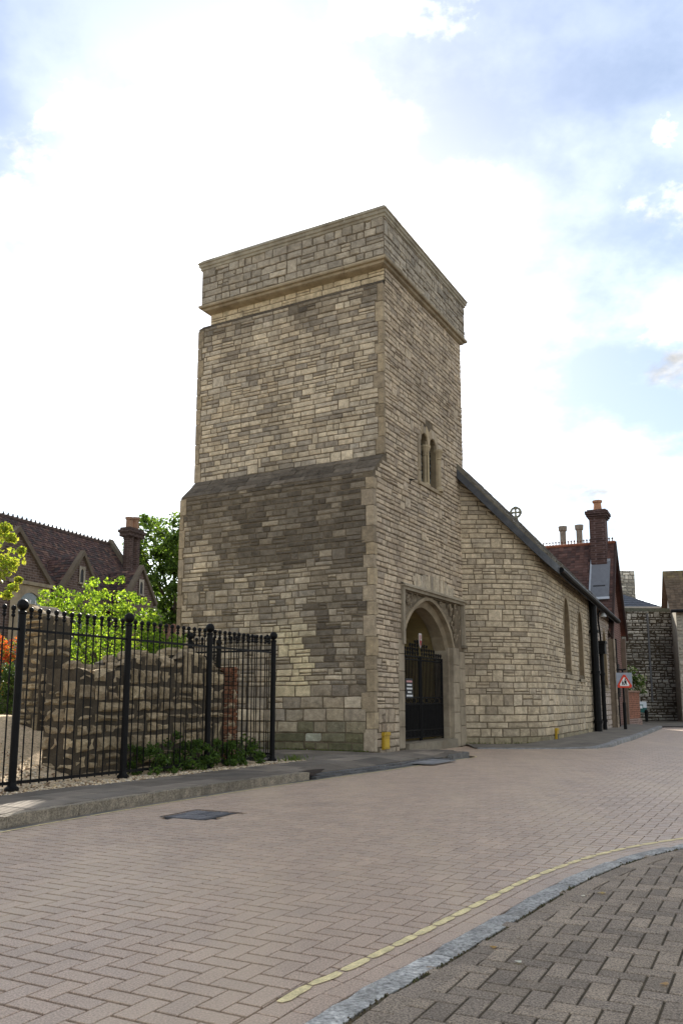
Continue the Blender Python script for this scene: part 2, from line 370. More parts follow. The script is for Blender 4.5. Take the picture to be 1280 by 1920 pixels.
def herring(u0, u1, v0, v1, s):
    for i in range(int(u0 / s) - 2, int(u1 / s) + 2):
        for j in range(int(v0 / s) - 2, int(v1 / s) + 2):
            k = (i - j) % 4
            if k == 0: yield (i * s, j * s, (i + 2) * s, (j + 1) * s)
            elif k == 3: yield (i * s, j * s, (i + 1) * s, (j + 2) * s)
MAN = [(-1.66, 7.87), (-1.2, 7.65), (-.95, 8.18), (-1.41, 8.40)]
def flat_block(poly, z, col, gap=.004, bev=.004, h=.03, tilt=.0):
    n = len(poly); cx = sum(p[0] for p in poly) / n; cy = sum(p[1] for p in poly) / n
    tx, ty, dz = rng.uniform(-tilt, tilt), rng.uniform(-tilt, tilt), rng.uniform(-tilt, tilt) * .05
    def sh(d): return inset(poly, d)
    zz = lambda x, y, o: z + o + dz + tx * (x - cx) + ty * (y - cy)
    a = sh(gap); b = sh(gap + bev * 1.3); m_ = MB()
    m_.add([(x, y, z - h) for x, y in a] + [(x, y, zz(x, y, -bev)) for x, y in a] + [(x, y, zz(x, y, 0)) for x, y in b],
           [(i, (i + 1) % n, n + (i + 1) % n, n + i) for i in range(n)] + [(n + i, n + (i + 1) % n, 2 * n + (i + 1) % n, 2 * n + i) for i in range(n)] + [tuple(range(2 * n, 3 * n))], col)
    return m_
def paver_col():
    c = mixc((.445, .325, .235), (.405, .302, .225), rng.random()); return mulc(c, rng.uniform(.95, 1.05))
rp = Stones('paver', 'paver_field')
for (ua, va, ub, vb) in herring(0.5, 36, -17, 10, .1):
    um, vm = (ua + ub) / 2, (va + vb) / 2; x, y = hb(um, vm)
    if y < 1.8 or y > 34 or abs(x) > y * .43 + .6: continue
    if not in_poly(x, y, ROADP): 
        if y > 9 or abs(RL.near(x, y)[0]) > .15 and abs(LL.near(x, y)[0]) > .15: continue
    e_ = .0045 + .0006 * max(0, min(9, y) - 4); P = [hb(ua + e_, va), hb(ub - e_, va), hb(ub - e_, vb), hb(ua + e_, vb)]
    if y < 10:
        d, t, n = RL.near(x, y)
        if d > -.36:
            if d > -.1: continue
            bx, by = RL.at(t, -.202); P = clip_half(P, n[0], n[1], n[0] * bx + n[1] * by)
    if y < 20:
        d, t, n = LL.near(x, y)
        if d < .3:
            if d < -.02: continue
            bx, by = LL.at(t, .1); P = clip_half(P, -n[0], -n[1], -(n[0] * bx + n[1] * by))
    if len(P) < 3: continue
    if in_poly(x, y, MAN): continue
    far = y > 12
    mb = flat_block(P, 0., paver_col(), .0034 if not far else .0042, .002, .02, .004)
    rp.add(mb, [(a, b, 0) for a, b in P])
# two rows of pavers following the right-hand kerb, the outer one carrying the yellow line
def edge_rows(line, t0, t1, offs, z, colf, length, st, gap=.004, zf=None):
    for o0, o1 in offs:
        t = t0 + rng.uniform(0, length)
        while t < t1:
            e = min(t + length * rng.uniform(.98, 1.02), t1)
            P = [line.at(t, o0), line.at(e, o0), line.at(e, o1), line.at(t, o1)]
            zc = zf((t + e) / 2) if zf else z
            st.add(flat_block(P, zc, colf(), gap, .0025, .025, .006), [(a, b, zc) for a, b in P]); t = e
edge_rows(RL, 1.2, RL.L, [(-.2, -.1), (-.1, 0)], 0., paver_col, .2, rp)
edge_rows(LL, 1.5, LL.l[4 * 9], [(.0, .1)], 0.0, lambda: mulc((.13, .12, .105), rng.uniform(.7, 1.2)), .3, rp)
rp.link(M['paver'], road)
# yellow lines: worn paint lying on the pavers
def dash(line, t0, t1, o0, o1, z=.0035, worn=.0):
    m_ = MB(); n = max(2, int((t1 - t0) / .03)); w = [(nz(t0 + k * .1, o0, 0, 9) * .5 + .5) for k in range(n + 1)]
    A_ = [line.at(lerp(t0, t1, k / n), o0 + .008 * w[k] + (.012 * w[k] if k in (0, n) else 0)) for k in range(n + 1)]
    B_ = [line.at(lerp(t0, t1, k / n), o1 - .012 * w[(k * 3 + 1) % (n + 1)] - (.01 if k in (0, n) else 0)) for k in range(n + 1)]
    m_.add([(x, y, z) for x, y in A_] + [(x, y, z) for x, y in B_], [(k, k + 1, n + 2 + k, n + 1 + k) for k in range(n)]); return m_
yl = thing('yellow_line', 'broken pale yellow line along the grey granite kerb in the foreground', 'road marking', (.4, 4.05, 0))
t = RL.near(-.12, 3.08)[1]
while t < RL.L - .3:
    l = rng.uniform(.175, .192)
    if rng.random() > .04: dash(RL, t, t + l, -.197, -.143).build('paint_dash', M['roadpaint'], yl)
    t += .2
tw = RL.near(-.27, 2.78)[1]; dash(RL, tw - .16, tw + .02, -.197, -.143).build('paint_dash', M['roadpaint'], yl)
yl2 = thing('yellow_line', 'thin worn yellow line along the far kerb below the railings', 'road marking', (-1.4, 9.8, 0)); t = 2.
while t < LL.l[4 * 9]:
    l = rng.uniform(.3, 1.4)
    if rng.random() > .1: dash(LL, t, t + l, .115, .155).build('paint_dash', M['roadpaint'], yl2)
    t += l + rng.uniform(.01, .06)
# kerbs
def kerb(line, t0, t1, o0, o1, ztop, zbot, colf, m, parent, length, name='kerb_stone'):
    t = t0
    while t < t1 - .02:
        e = min(t + rng.uniform(*length), t1)
        if t1 - e < .2: e = t1
        k_ = max(2, int((e - t) / .1)); m_ = MB(); prof = [(o0, zbot), (o0, ztop - .022), (lerp(o0, o1, .16), ztop - .003), (lerp(o0, o1, .5), ztop), (o1, ztop - .002), (o1, zbot)]
        V = []; wob = rng.uniform(-.006, .006)
        for i in range(k_ + 1):
            tt = lerp(t + .004, e - .004, i / k_); sq = .008 if i in (0, k_) else 0
            for o, z in prof:
                x, y = line.at(tt, o + wob * .6 + .007 * nz(tt * 6, o * 3 + z * 5, 1)); V.append((x, y, z + (wob * .5 + .006 * nz(tt * 5, o * 9, 3) - sq if z > zbot else 0)))
        n = len(prof); F = [(i * n + j, i * n + j + 1, (i + 1) * n + j + 1, (i + 1) * n + j) for i in range(k_) for j in range(n - 1)] + [tuple(range(n)), tuple(range(k_ * n, k_ * n + n))]
        m_.add(V, F, colf()); m_.build(name, m, parent); t = e
gcol = lambda: mulc((.39, .375, .34), rng.uniform(.8, 1.15))
pvl = MB(); pvr = MB()
pav_r = MB(); n = len(RKS)
inner = [RL.at(t, .13) for t in RL.l]
far = [(14, 5.), (14, -3), (-1, -3)]
P = inner + far
pav_r.add([(x, y, .010) for x, y in P], [tuple(range(len(P)))]); right_pav = pav_r.build('near_pavement', M['dirt'], None, 'structure')
kerb(RL, .6, RL.L, 0.0, .13, .017, -.03, gcol, M['granite'], right_pav, (.55, .95))
gp = Stones('paver', 'paver_field')
def gcol2(): return mulc(mixc((.28, .22, .158), (.235, .187, .14), rng.random()), rng.uniform(.82, 1.15))
edge_rows(RL, 1.0, RL.L, [(.15, .25)], .017, gcol2, .2, gp, .003)
ha, hb_ = math.sin(R(27)), math.cos(R(27))
for (ua, va, ub, vb) in herring(-1, 8, -3, 7, .088):
    f_ = lambda u, v: (ha * u + hb_ * v + .03, hb_ * u - ha * v)
    x, y = f_((ua + ub) / 2, (va + vb) / 2)
    if y < .9 or abs(x) > y * .45 + .5: continue
    d, t, nn = RL.near(x, y)
    if d < .02 or x > 6: continue
    P = [f_(ua, va), f_(ub, va), f_(ub, vb), f_(ua, vb)]
    if d < .5:
        bx, by = RL.at(t, .258); P = clip_half(P, -nn[0], -nn[1], -(nn[0] * bx + nn[1] * by))
    for _ in range(3):                                             # cut again where the kerb bends under the block
        bad = [q_ for q_ in (RL.near(*p_) for p_ in P) if q_[0] < .225]
        if not bad or len(P) < 3: break
        q_ = min(bad, key=lambda k: k[0]); bx, by = RL.at(q_[1], .258); P = clip_half(P, -q_[2][0], -q_[2][1], -(q_[2][0] * bx + q_[2][1] * by))
    if len(P) < 3: continue
    if (ub - ua) > (vb - va) and len(P) == 4:                    # joints running up the street are the wide ones
        P = [f_(ua + .003, va + .003), f_(ub - .003, va + .003), f_(ub - .003, vb - .003), f_(ua + .003, vb - .003)]
    elif len(P) == 4: P = [f_(ua + .002, va + .003), f_(ub - .002, va + .003), f_(ub - .002, vb - .003), f_(ua + .002, vb - .003)]
    gp.add(flat_block(P, .017 + .002 * nz(x, y, 0, 2), gcol2(), .002, .0025, .03, .012), [(a, b, .017) for a, b in P])
gp.link(M['greypaver'], right_pav)
# left pavement (between kerb and railings, then round the tower foot)
FQ = .10
def lpz(x, y):
    d, t, n = LL.near(x, y); a, b = LL.l[4 * 5] + .1, LL.l[4 * 8] + .35
    k = sst(a - .15, a + .1, t) * (1 - sst(b - .1, b + .15, t)); return lerp(.1, .025 + .075 * sst(.0, .75, -d), k)
lp = MB()
lp_poly = [LL.at(t, -.10) for t in LL.l[4:]] + [T(.5, .1, 0)[:2], T(-.3, 4.2, 0)[:2], T(-3.4, 4.2, 0)[:2], T(-3.4, FQ + .5, 0)[:2], T(-15, FQ + .5, 0)[:2]]
lp.add([(x, y, lpz(x, y) - .03) for x, y in lp_poly], [tuple(range(len(lp_poly)))]); left_pav = lp.build('far_pavement', M['joint'], None, 'structure')
kerb(LL, .5, LL.l[4 * 5], -.13, .0, .105, -.03, lambda: mulc((.24, .20, .145), rng.uniform(.7, 1.15)), M['granite'], left_pav, (.8, 1.3))
kerb(LL, LL.l[4 * 8] + .15, LL.L - .3, -.12, .0, .085, -.03, lambda: mulc((.15, .14, .125), rng.uniform(.75, 1.1)), M['granite'], left_pav, (.5, .8))
ss = Stones('sett', 'sett_field', 120)
edge_rows(LL, LL.l[4 * 5] + .02, LL.l[4 * 8] + .1, [(-.13, 0)], .02, lambda: mulc((.09, .088, .085), rng.uniform(.6, 1.4)), .22, ss, .007)
edge_rows(LL, LL.l[4 * 5] + .02, LL.l[4 * 8] + .1, [(-.26, -.14)], .04, lambda: mulc((.10, .095, .09), rng.uniform(.6, 1.4)), .25, ss, .007)
ss.link(M['granite'], left_pav)
sl = Stones('paving_slab', 'slab_field')
v = -3.2
while v < 4.2:
    h = rng.uniform(.42, .62); u = -13 + rng.uniform(0, .6)
    while u < 2.6:
        l = rng.uniform(.5, .95); P0 = [(u, v), (u + l, v), (u + l, v + h), (u, v + h)]; um, vm = u + l / 2, v + h / 2; u += l
        P = P0
        if um < -3.4: P = clip_half(P, 0, 1, FQ)
        if um > -3.4 and um < -.2 and vm > 4: continue
        if um > -.4 and vm > -.05: continue
        if vm > .1 and um > -3.4: P = clip_half(P, 1, 0, -.53)
        if len(P) < 3: continue
        P = [T(a, b, 0)[:2] for a, b in P]; x, y = T(um, vm, 0)[:2]
        if y < 4 or y > 19: continue
        d, t, nn = LL.near(x, y)
        if d > -.08: continue
        if d < 0 and d > -.75:
            k = -.135 if t < LL.l[4 * 5] or t > LL.l[4 * 8] + .1 else -.265
            bx, by = LL.at(t, k); P = clip_half(P, nn[0], nn[1], nn[0] * bx + nn[1] * by)
        if len(P) < 3: continue
        z_ = lpz(x, y); c = mulc(mixc((.23, .19, .145), (.155, .132, .105), rng.random()), rng.uniform(.62, 1.2))
        mb = flat_block(P, 0, c, .005, .004, .03, .004)
        mb.v = [(a, b, w + lpz(a, b)) for a, b, w in mb.v]; sl.add(mb, [(a, b, .1) for a, b in P])
    v += h
sl.link(M['slab'], left_pav)
# pavement beside the chapel, dropped in front of the gateway
np_ = MB(); NK = Line([(2.95, 18.95), (4.2, 18.85), (5.5, 18.98), (6.05, 19.55), (6.75, 21.1), (7.85, 23.3), (12.2, 32.8)])
NV = lambda s: (5.35 + math.sin(R(25)) * s, 21.35 + math.cos(R(25)) * s)
ins = [(2.95, 20.6), (4.4, 20.6), (5.2, 21.5), NV(1.0), NV(3), NV(16)]
kz = lambda t: .02 + .08 * sst(2.0, 4.2, t)
V = []; F = []; K = 40
for i in range(K + 1):
    t = i / K; a = NK.at(t * NK.L, 0)
    j = t * (len(ins) - 1); j0 = min(int(j), len(ins) - 2); b = tuple(lerp(ins[j0][d], ins[j0 + 1][d], j - j0) for d in (0, 1))
    for w in (0, .5, 1): V.append((lerp(a[0], b[0], w), lerp(a[1], b[1], w), lerp(kz(t * NK.L), max(kz(t * NK.L), .05), w)))
for i in range(K):
    for w in (0, 1): F.append((i * 3 + w, i * 3 + w + 1, i * 3 + w + 4, i * 3 + w + 3))
np_.add(V, F, (.19, .165, .13)); chap_pav = np_.build('chapel_pavement', M['slab'], None, 'structure')
t = 3.0
kk = lambda: mulc((.23, .225, .215), rng.uniform(.8, 1.15))
def kerb_z(line, t0, t1, zf, parent):
    t = t0
    while t < t1 - .05:
        e = min(t + rng.uniform(.7, 1.0), t1); m_ = MB()
        V = []
        for tt in (t + .005, e - .005):
            z = zf(tt); V += [(*line.at(tt, .12), -.02), (*line.at(tt, .12), z - .012), (*line.at(tt, .1), z + .004), (*line.at(tt, -.02), z + .005), (*line.at(tt, -.02), -.02)]
        m_.add(V, [(i, i + 1, i + 6, i + 5) for i in range(4)] + [(0, 1, 2, 3, 4), (5, 6, 7, 8, 9)], kk()); m_.build('kerb_stone', M['granite'], parent); t = e
kerb_z(NK, 0.05, NK.L, kz, chap_pav)

cr = MB()                                                          # earth and moss crumbs packed in the joint behind the kerb
for i in range(1500):
    t = rng.uniform(RL.near(-.3, 2.4)[1], RL.L - 2.5); o = .146 + rng.gauss(0, .009); x, y = RL.at(t, o - .004); s_ = rng.uniform(.003, .009) * (1.4 if nz(t * 3, 0) > .1 else .8)
    a = rng.uniform(0, 6.28); c = mulc(rng.choice([(.06, .045, .025), (.08, .07, .03), (.05, .055, .02), (.12, .09, .05)]), rng.uniform(.6, 1.3))
    cr.add([(x + s_ * math.cos(a + k * 2.09), y + s_ * math.sin(a + k * 2.09), .009) for k in range(3)] + [(x, y, .012 + s_)], [(0, 1, 3), (1, 2, 3), (2, 0, 3)], c)
cro = cr.build('joint_dirt', M['pebble'], None, 'stuff'); cro['label'] = 'earth and moss in the joint behind the near kerb'
# manhole cover with dark block infill
mh = thing('manhole_cover', 'dark square manhole cover filled with blocks in the pink road', 'manhole', (-1.3, 8.03, 0))
ring = MB()
for i in range(4):
    a, b = MAN[i], MAN[(i + 1) % 4]; cx, cy = -1.305, 8.025
    k = .93; ring.add([(*a, .004), (*b, .004), (cx + (b[0] - cx) * k, cy + (b[1] - cy) * k, .004), (cx + (a[0] - cx) * k, cy + (a[1] - cy) * k, .004)], [(0, 1, 2, 3)], (.05, .05, .05))
ring.build('frame', M['iron'], mh)
for i in range(6):
    for j in range(2):
        f2 = lambda a, b: (lerp(lerp(MAN[0][0], MAN[1][0], a), lerp(MAN[3][0], MAN[2][0], a), b), lerp(lerp(MAN[0][1], MAN[1][1], a), lerp(MAN[3][1], MAN[2][1], a), b))
        a0, a1, b0, b1 = .05 + i * .15, .05 + (i + 1) * .15, .05 + j * .45, .05 + (j + 1) * .45
        flat_block([f2(a0, b0), f2(a1, b0), f2(a1, b1), f2(a0, b1)], .002, mulc((.13, .125, .125), rng.uniform(.65, 1.35)), .005, .005, .02, .02).build('paver', M['greypaver'], mh)
cp = thing('cover_plate', 'pale grey metal cover plates let into the pavement before the tower', 'cover', (*T(-1.5, -1.35, 0)[:2], .1))
for i in range(3):
    P = [T(-1.9 + i * .36, -1.75, 0)[:2], T(-1.9 + i * .36 + .34, -1.75, 0)[:2], T(-1.9 + i * .36 + .34, -1.3, 0)[:2], T(-1.9 + i * .36, -1.3, 0)[:2]]
    zc = max(lpz(*p) for p in P) + .004
    m_ = flat_block(P, 0, mulc((.22, .215, .21), rng.uniform(.85, 1.1)), .004, .003, .01); m_.v = [(a, b, w + lpz(a, b) + .006) for a, b, w in m_.v]; m_.build('plate', M['slab'], cp)

# ------------------------------------------------------------------ church tower
tower = thing('church_tower', 'tall square limestone church tower with arched gateway in its street side', 'tower', T(2.2, 2.3, 0))
WR, WL = 4.6, 4.58
core = MB(); mc = (.14, .11, .075)
def wall_grid(mb, mp, us, zs, holes, depth, c):
    for i in range(len(us) - 1):
        for j in range(len(zs) - 1):
            um, zm = (us[i] + us[i + 1]) / 2, (zs[j] + zs[j + 1]) / 2
            if any(a < um < b and c0 < zm < d0 for a, b, c0, d0 in holes): continue
            mp(mb, us[i], us[i + 1], zs[j], zs[j + 1])
RH = [(.86, 3.78, -1, 3.3), (1.9, 2.86, 5.87, 7.12)]
wall_grid(core, lambda m_, a, b, c, d: m_.box(T, max(a, .12) if c > 9.7 else a, b, 0, .8, c, d, mc), [0, .86, 1.9, 2.86, 3.78, WR], [-.1, 3.3, 5.87, 7.12, 9.78, 10.15], RH, .8, mc)
core.box(T, 0, .8, .8, 4.83, 5.9, 9.78, mc); core.box(T, -.5, 0, 0, 4.8, -.1, 5.52, mc); core.box(T, 0, .8, .8, 4.8, -.1, 5.9, mc)
core.box(T, .12, .8, 0, WL, 9.7, 10.15, mc); core.box(T, .8, WR, WL - .8, WL, -.1, 10.15, mc); core.box(T, WR - .7, WR, .8, WL - .8, -.1, 10.15, mc)
core.box(T, .8, WR - .7, .8, WL - .8, 9.6, 9.8, mc)
core.box(T, -.1, WR + .08, -.1, WL + .12, 10.32, 11.28, mc)
# slopes under the set-offs
core.add([T(-.5, 0, 5.52), T(-.5, 4.8, 5.52), T(0, 4.8, 5.99), T(0, 0, 5.99), T(0, 0, 5.5), T(0, 4.8, 5.5)], [(0, 1, 2, 3), (0, 3, 4), (1, 5, 2)], mc)
core.build('wall', M['mortar'], tower)
ts = Stones()
def westcol(q, z):
    n = nz(q * .9, z * .9, 2); n2 = nz(q * 2.2, z * 3, 5)
    if z < 5.6:
        d = .90 * sst(3.6, 5.0, z + n * .9 + (q < 1.9) * .5 - sst(3.8, 4.6, q) * .9) + .42 * sst(-.1, .5, n2 + n * .5) * sst(.5, 1.6, z)
        d += .10 * sst(.7, 1.6, z)
        if q < 1.45: d += .30 * sst(.7, 2.0, z + n * .6)
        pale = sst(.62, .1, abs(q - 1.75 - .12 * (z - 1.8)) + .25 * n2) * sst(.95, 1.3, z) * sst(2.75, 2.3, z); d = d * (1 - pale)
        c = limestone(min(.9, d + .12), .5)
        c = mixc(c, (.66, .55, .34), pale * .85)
        mo = sst(.85, .25, z + n2 * .25) * sst(2.9, 2.2, q + n * .3); c = mixc(c, MOSS, mo * .8)
        if z < .45 and 1.05 < q < 1.55 and rng.random() < .6: c = (.38, .38, .29)
        return c
    d = .75 * sst(9.25, 9.65, z + n2 * .35) * (.6 + .5 * nz(q * 1.4, z, 9)) + .2 * sst(.05, .6, n) + .14 * sst(.2, .6, n2)
    return limestone(d, .4)
def eastcol(p, z):
    n = nz(p * .9, z * .9, 12); n2 = nz(p * 2.4, z * 2.6, 15)
    d = .22 * sst(.1, .6, n) + .15 * sst(.1, .5, n2)
    if p < .75 and z < 4.3: d += .4 * sst(-.2, .4, n2) * sst(4.4, 3.6, z)
    if .45 < p < .8 and 2.3 < z < 4.35: d += .35
    if z < .8: d += .2
    c = limestone(d, .25); return mixc(c, (.50, .385, .27), .35 + .2 * rng.random())
wave = lambda u, v, k=0: .016 * nz(u * .55, v * .35, k) + .006 * nz(u * 2.1, v * .8, k + 4)
mpW5 = lambda u, v, o: T(-.5 - o, u, v + wave(u, v))
mpW0 = lambda u, v, o: T(-o, u, v + wave(u, v))
mpEw = lambda u, v, o: T(u, -o, v + wave(u, v, 7))
mpE = lambda u, v, o: T(u, -o, v)
mpUp = lambda u, v, o: T(.12 - o, u, v)
QR = {}
def quoins(z0, z1, corner, name, mats, cf, st_h=(.24, .46), back=.0):
    """alternating corner stones, each one L-shaped block wrapping the arris"""
    z = z0; k = 0; spans = []
    while z < z1 - .05:
        h = rng.uniform(*st_h)
        if z1 - z - h < .18: h = z1 - z
        a, b = (.23, .10) if k % 2 == 0 else (.14, .15)
        a *= rng.uniform(.85, 1.15); b *= rng.uniform(.85, 1.15); spans.append((z, z + h, a, b)); z += h; k += 1
    return spans
def build_quoin(x0, y0, sx, sy, z0, z1, a, b, col, name='quoin', bev=.014, pr=.014):
    """corner at (x0, y0) in tower frame; the block runs a along q and b along p"""
    m_ = MB(); g_ = .006
    P = [(x0 - sx * pr, y0 - sy * pr), (x0 + sx * b, y0 - sy * pr), (x0 + sx * b, y0 + sy * .05), (x0 + sx * .05, y0 + sy * .05), (x0 + sx * .05, y0 + sy * a), (x0 - sx * pr, y0 + sy * a)]
    n = 6; Q = [(p + sx * bev * (1 if i == 0 else 0) * .5, q + sy * bev * (1 if i == 0 else 0) * .5) for i, (p, q) in enumerate(P)]
    zs = [(z0 + g_, Q), (z0 + g_ + bev, P), (z1 - g_ - bev, P), (z1 - g_, Q)]
    V = [T(p, q, z) for z, S in zs for p, q in S]
    F = [(k * n + i, k * n + (i + 1) % n, (k + 1) * n + (i + 1) % n, (k + 1) * n + i) for k in range(3) for i in range(n)] + [tuple(range(n)), tuple(range(3 * n, 4 * n))]
    m_.add(V, F, col); return m_
def qcol(z, d=0):
    c = mixc((.42, .325, .20), (.37, .30, .215), rng.random()); return mulc(mixc(c, (.17, .13, .085), min(.9, rng.random() ** 1.5 * .6 + d)), rng.uniform(.82, 1.12))
# lower stage west face, its south-east arris in yellow quoins
low = quoins(.1, 5.42, 0, 'quoin', None, None)
for z0, z1, a, b in low: build_quoin(-.5, 0, 1, 1, z0, z1, a, b, qcol(z0, .3 * sst(3.8, 5.3, z0))).build('quoin', M['stone'], tower)
def span_of(S, i): 
    def f(z):
        for z0, z1, a, b in S:
            if z0 <= z < z1: return (a, b)[i]
        return .2
    return f
la, lb = span_of(low, 0), span_of(low, 1)
lowL = quoins(.1, 5.5, 0, 'quoin', None, None)
for z0, z1, a, b in lowL: build_quoin(-.5, 4.8, 1, -1, z0, z1, a * .7, b, mulc(qcol(z0), .9)).build('quoin', M['stone'], tower)
lLa = span_of(lowL, 0)
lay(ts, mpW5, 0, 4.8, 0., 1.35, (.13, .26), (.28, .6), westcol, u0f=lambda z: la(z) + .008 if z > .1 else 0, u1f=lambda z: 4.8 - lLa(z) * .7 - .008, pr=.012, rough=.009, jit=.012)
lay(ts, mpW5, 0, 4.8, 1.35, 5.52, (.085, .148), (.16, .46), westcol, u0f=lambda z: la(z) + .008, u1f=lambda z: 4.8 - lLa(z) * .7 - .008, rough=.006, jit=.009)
# sloping set-off of dark slabs
mpS = lambda u, v, o: T(-.5 + v * .728 * .99 - o * .68, u, 5.53 + v * .685 * .99 + o * .73)
for r_ in range(4):
    u = 0
    while u < 4.79:
        l = min(rng.uniform(.3, .7), 4.8 - u)
        if 4.8 - u - l < .2: l = 4.8 - u
        P = [(u + .005, r_ * .172 + .004), (u + l - .005, r_ * .172 + .004), (u + l - .005, (r_ + 1) * .172 - .002), (u + .005, (r_ + 1) * .172 - .002)]
        c = mulc(mixc(DARK, BROWN, rng.random() * .45), rng.uniform(.75, 1.15)); stone_mb(P, mpS, c, .012 + rng.uniform(-.004, .006), .05, .01, .006).build('weathering_slab', M['stone'], tower); u += l
# middle stage
mid = quoins(6.02, 9.75, 0, 'quoin', None, None, (.22, .5))
for z0, z1, a, b in mid: build_quoin(0, 0, 1, 1, z0, z1, a * .8, b * .6, qcol(z0)).build('quoin', M['stone'], tower)
midL = quoins(6.0, 9.72, 0, 'quoin', None, None, (.25, .5))
for z0, z1, a, b in midL: build_quoin(0, 4.83, 1, -1, z0, z1, a * .65, b, mulc(qcol(z0), .92)).build('quoin', M['stone'], tower)
ma, mb_, mLa = span_of(mid, 0), span_of(mid, 1), span_of(midL, 0)
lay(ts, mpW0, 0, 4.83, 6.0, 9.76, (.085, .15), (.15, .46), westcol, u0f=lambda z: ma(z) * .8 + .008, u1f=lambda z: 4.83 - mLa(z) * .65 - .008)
mpS2 = lambda u, v, o: T(v * .12 - o * .7, u, 9.76 + v * .11 + o * .7)
u = .02
while u < 4.8:
    l = min(rng.uniform(.4, .8), 4.81 - u); stone_mb([(u + .004, 0), (u + l - .004, 0), (u + l - .004, 1), (u + .004, 1)], mpS2, mulc(DARK, rng.uniform(.8, 1.4)), .01, .05, .008).build('weathering_slab', M['stone'], tower); u += l
lay(ts, mpUp, 0, WL, 9.87, 10.16, (.13, .15), (.25, .55), lambda u, z: mulc((.56, .45, .29), rng.uniform(.85, 1.1)), pr=.003)
# street face
def win_hole(z):
    return [(1.72, 3.06)] if 5.80 < z < 6.92 else [(1.8 + (z - 6.92) * .9, 3.0 - (z - 6.92) * .9)] if 6.92 <= z < 7.42 else []
def gate_hole(z):
    h = []
    if z < 3.46: h = [(.60 if z < 2.3 else .76, 4.36)]
    elif z < 3.80: w = 1.2 * math.sqrt(max(0, 1 - ((z - 3.46) / .36) ** 2)); h = [(2.55 - w, 2.55 + w)]
    return h
eu0 = lambda z: (-.5 + lb(z) + .008) if z < 5.42 else (-.5 + (z - 5.42) * 1.0 if z < 5.9 else mb_(z) * .6 + .008 if z < 9.75 else .13)
lay(ts, mpEw, -.5, WR, 0., .9, (.12, .22), (.16, .42), eastcol, holes=[gate_hole], u0f=eu0, u1f=lambda z: 4.36, rough=.008, jit=.012, pr=.012)
lay(ts, mpEw, -.5, WR, .9, 10.16, (.08, .14), (.15, .44), eastcol, holes=[win_hole, gate_hole], u0f=eu0, u1f=lambda z: WR if z > 6.3 else 4.45, jit=.009, pr=.012)
# parapet
mpPW = lambda u, v, o: T(-.1 - o, u, v); mpPE = lambda u, v, o: T(u, -.1 - o, v)
parcol = lambda u, z: mulc(mixc(limestone(.2 + .25 * nz(u, z, 3, 1.5), .7), (.37, .325, .255), .5), rng.uniform(.8, 1.1))
lay(ts, mpPW, -.1, WL + .12, 10.32, 11.2, (.10, .2), (.16, .48), parcol, rough=.006, jit=.01, pr=.012)
lay(ts, mpPE, -.1, WR + .08, 10.32, 11.2, (.10, .2), (.14, .45), parcol, rough=.006, jit=.01, pr=.012)
ts.link(M['stone'], tower)
def moulding(prof, p0, p1, q0, q1, c, name, m, seglen=.9):
    """a moulded band round the two visible sides and the two far ones; prof = (out, z)"""
    def ringpt(o): return [(p0 - o, q0 - o), (p1 + o, q0 - o), (p1 + o, q1 + o), (p0 - o, q1 + o)]
    for s in range(4):
        L_ = math.dist(ringpt(0)[s], ringpt(0)[(s + 1) % 4]); n = max(1, round(L_ / seglen)) if s in (0, 3) else 1
        for k in range(n):
            m_ = MB(); V = []; a_, b_ = k / n + (.003 / L_ if k else 0), (k + 1) / n - (.003 / L_ if k < n - 1 else 0)
            for t in (a_, b_):
                for o, z in prof:
                    R_ = ringpt(o); A_, B_ = R_[s], R_[(s + 1) % 4]; V.append(T(lerp(A_[0], B_[0], t), lerp(A_[1], B_[1], t), z))
            N_ = len(prof); m_.add(V, [(i, i + 1, N_ + i + 1, N_ + i) for i in range(N_ - 1)] + [tuple(range(N_)), tuple(range(N_, 2 * N_))], mulc(c, rng.uniform(.9, 1.08)))
            m_.build(name, m, tower)
moulding([(-.1, 10.12), (.02, 10.15), (.07, 10.17), (.09, 10.215), (.14, 10.225), (.155, 10.25), (.155, 10.285), (.02, 10.345), (-.1, 10.345)], 0, WR, 0, WL + .02, (.36, .295, .20), 'string_course', M['ashlar'])
moulding([(-.3, 11.17), (.0, 11.175), (.03, 11.19), (.035, 11.24), (.06, 11.26), (.065, 11.32), (.085, 11.335), (.085, 11.365), (.0, 11.455), (-.3, 11.465)], -.1, WR + .08, -.1, WL + .12, (.33, .29, .215), 'coping', M['ashlar'])
core2 = MB(); core2.box(T, .0, WR - .0, .0, WL - .0, 11.2, 11.4, (.2, .2, .2)); core2.build('roof', M['lead'], tower)

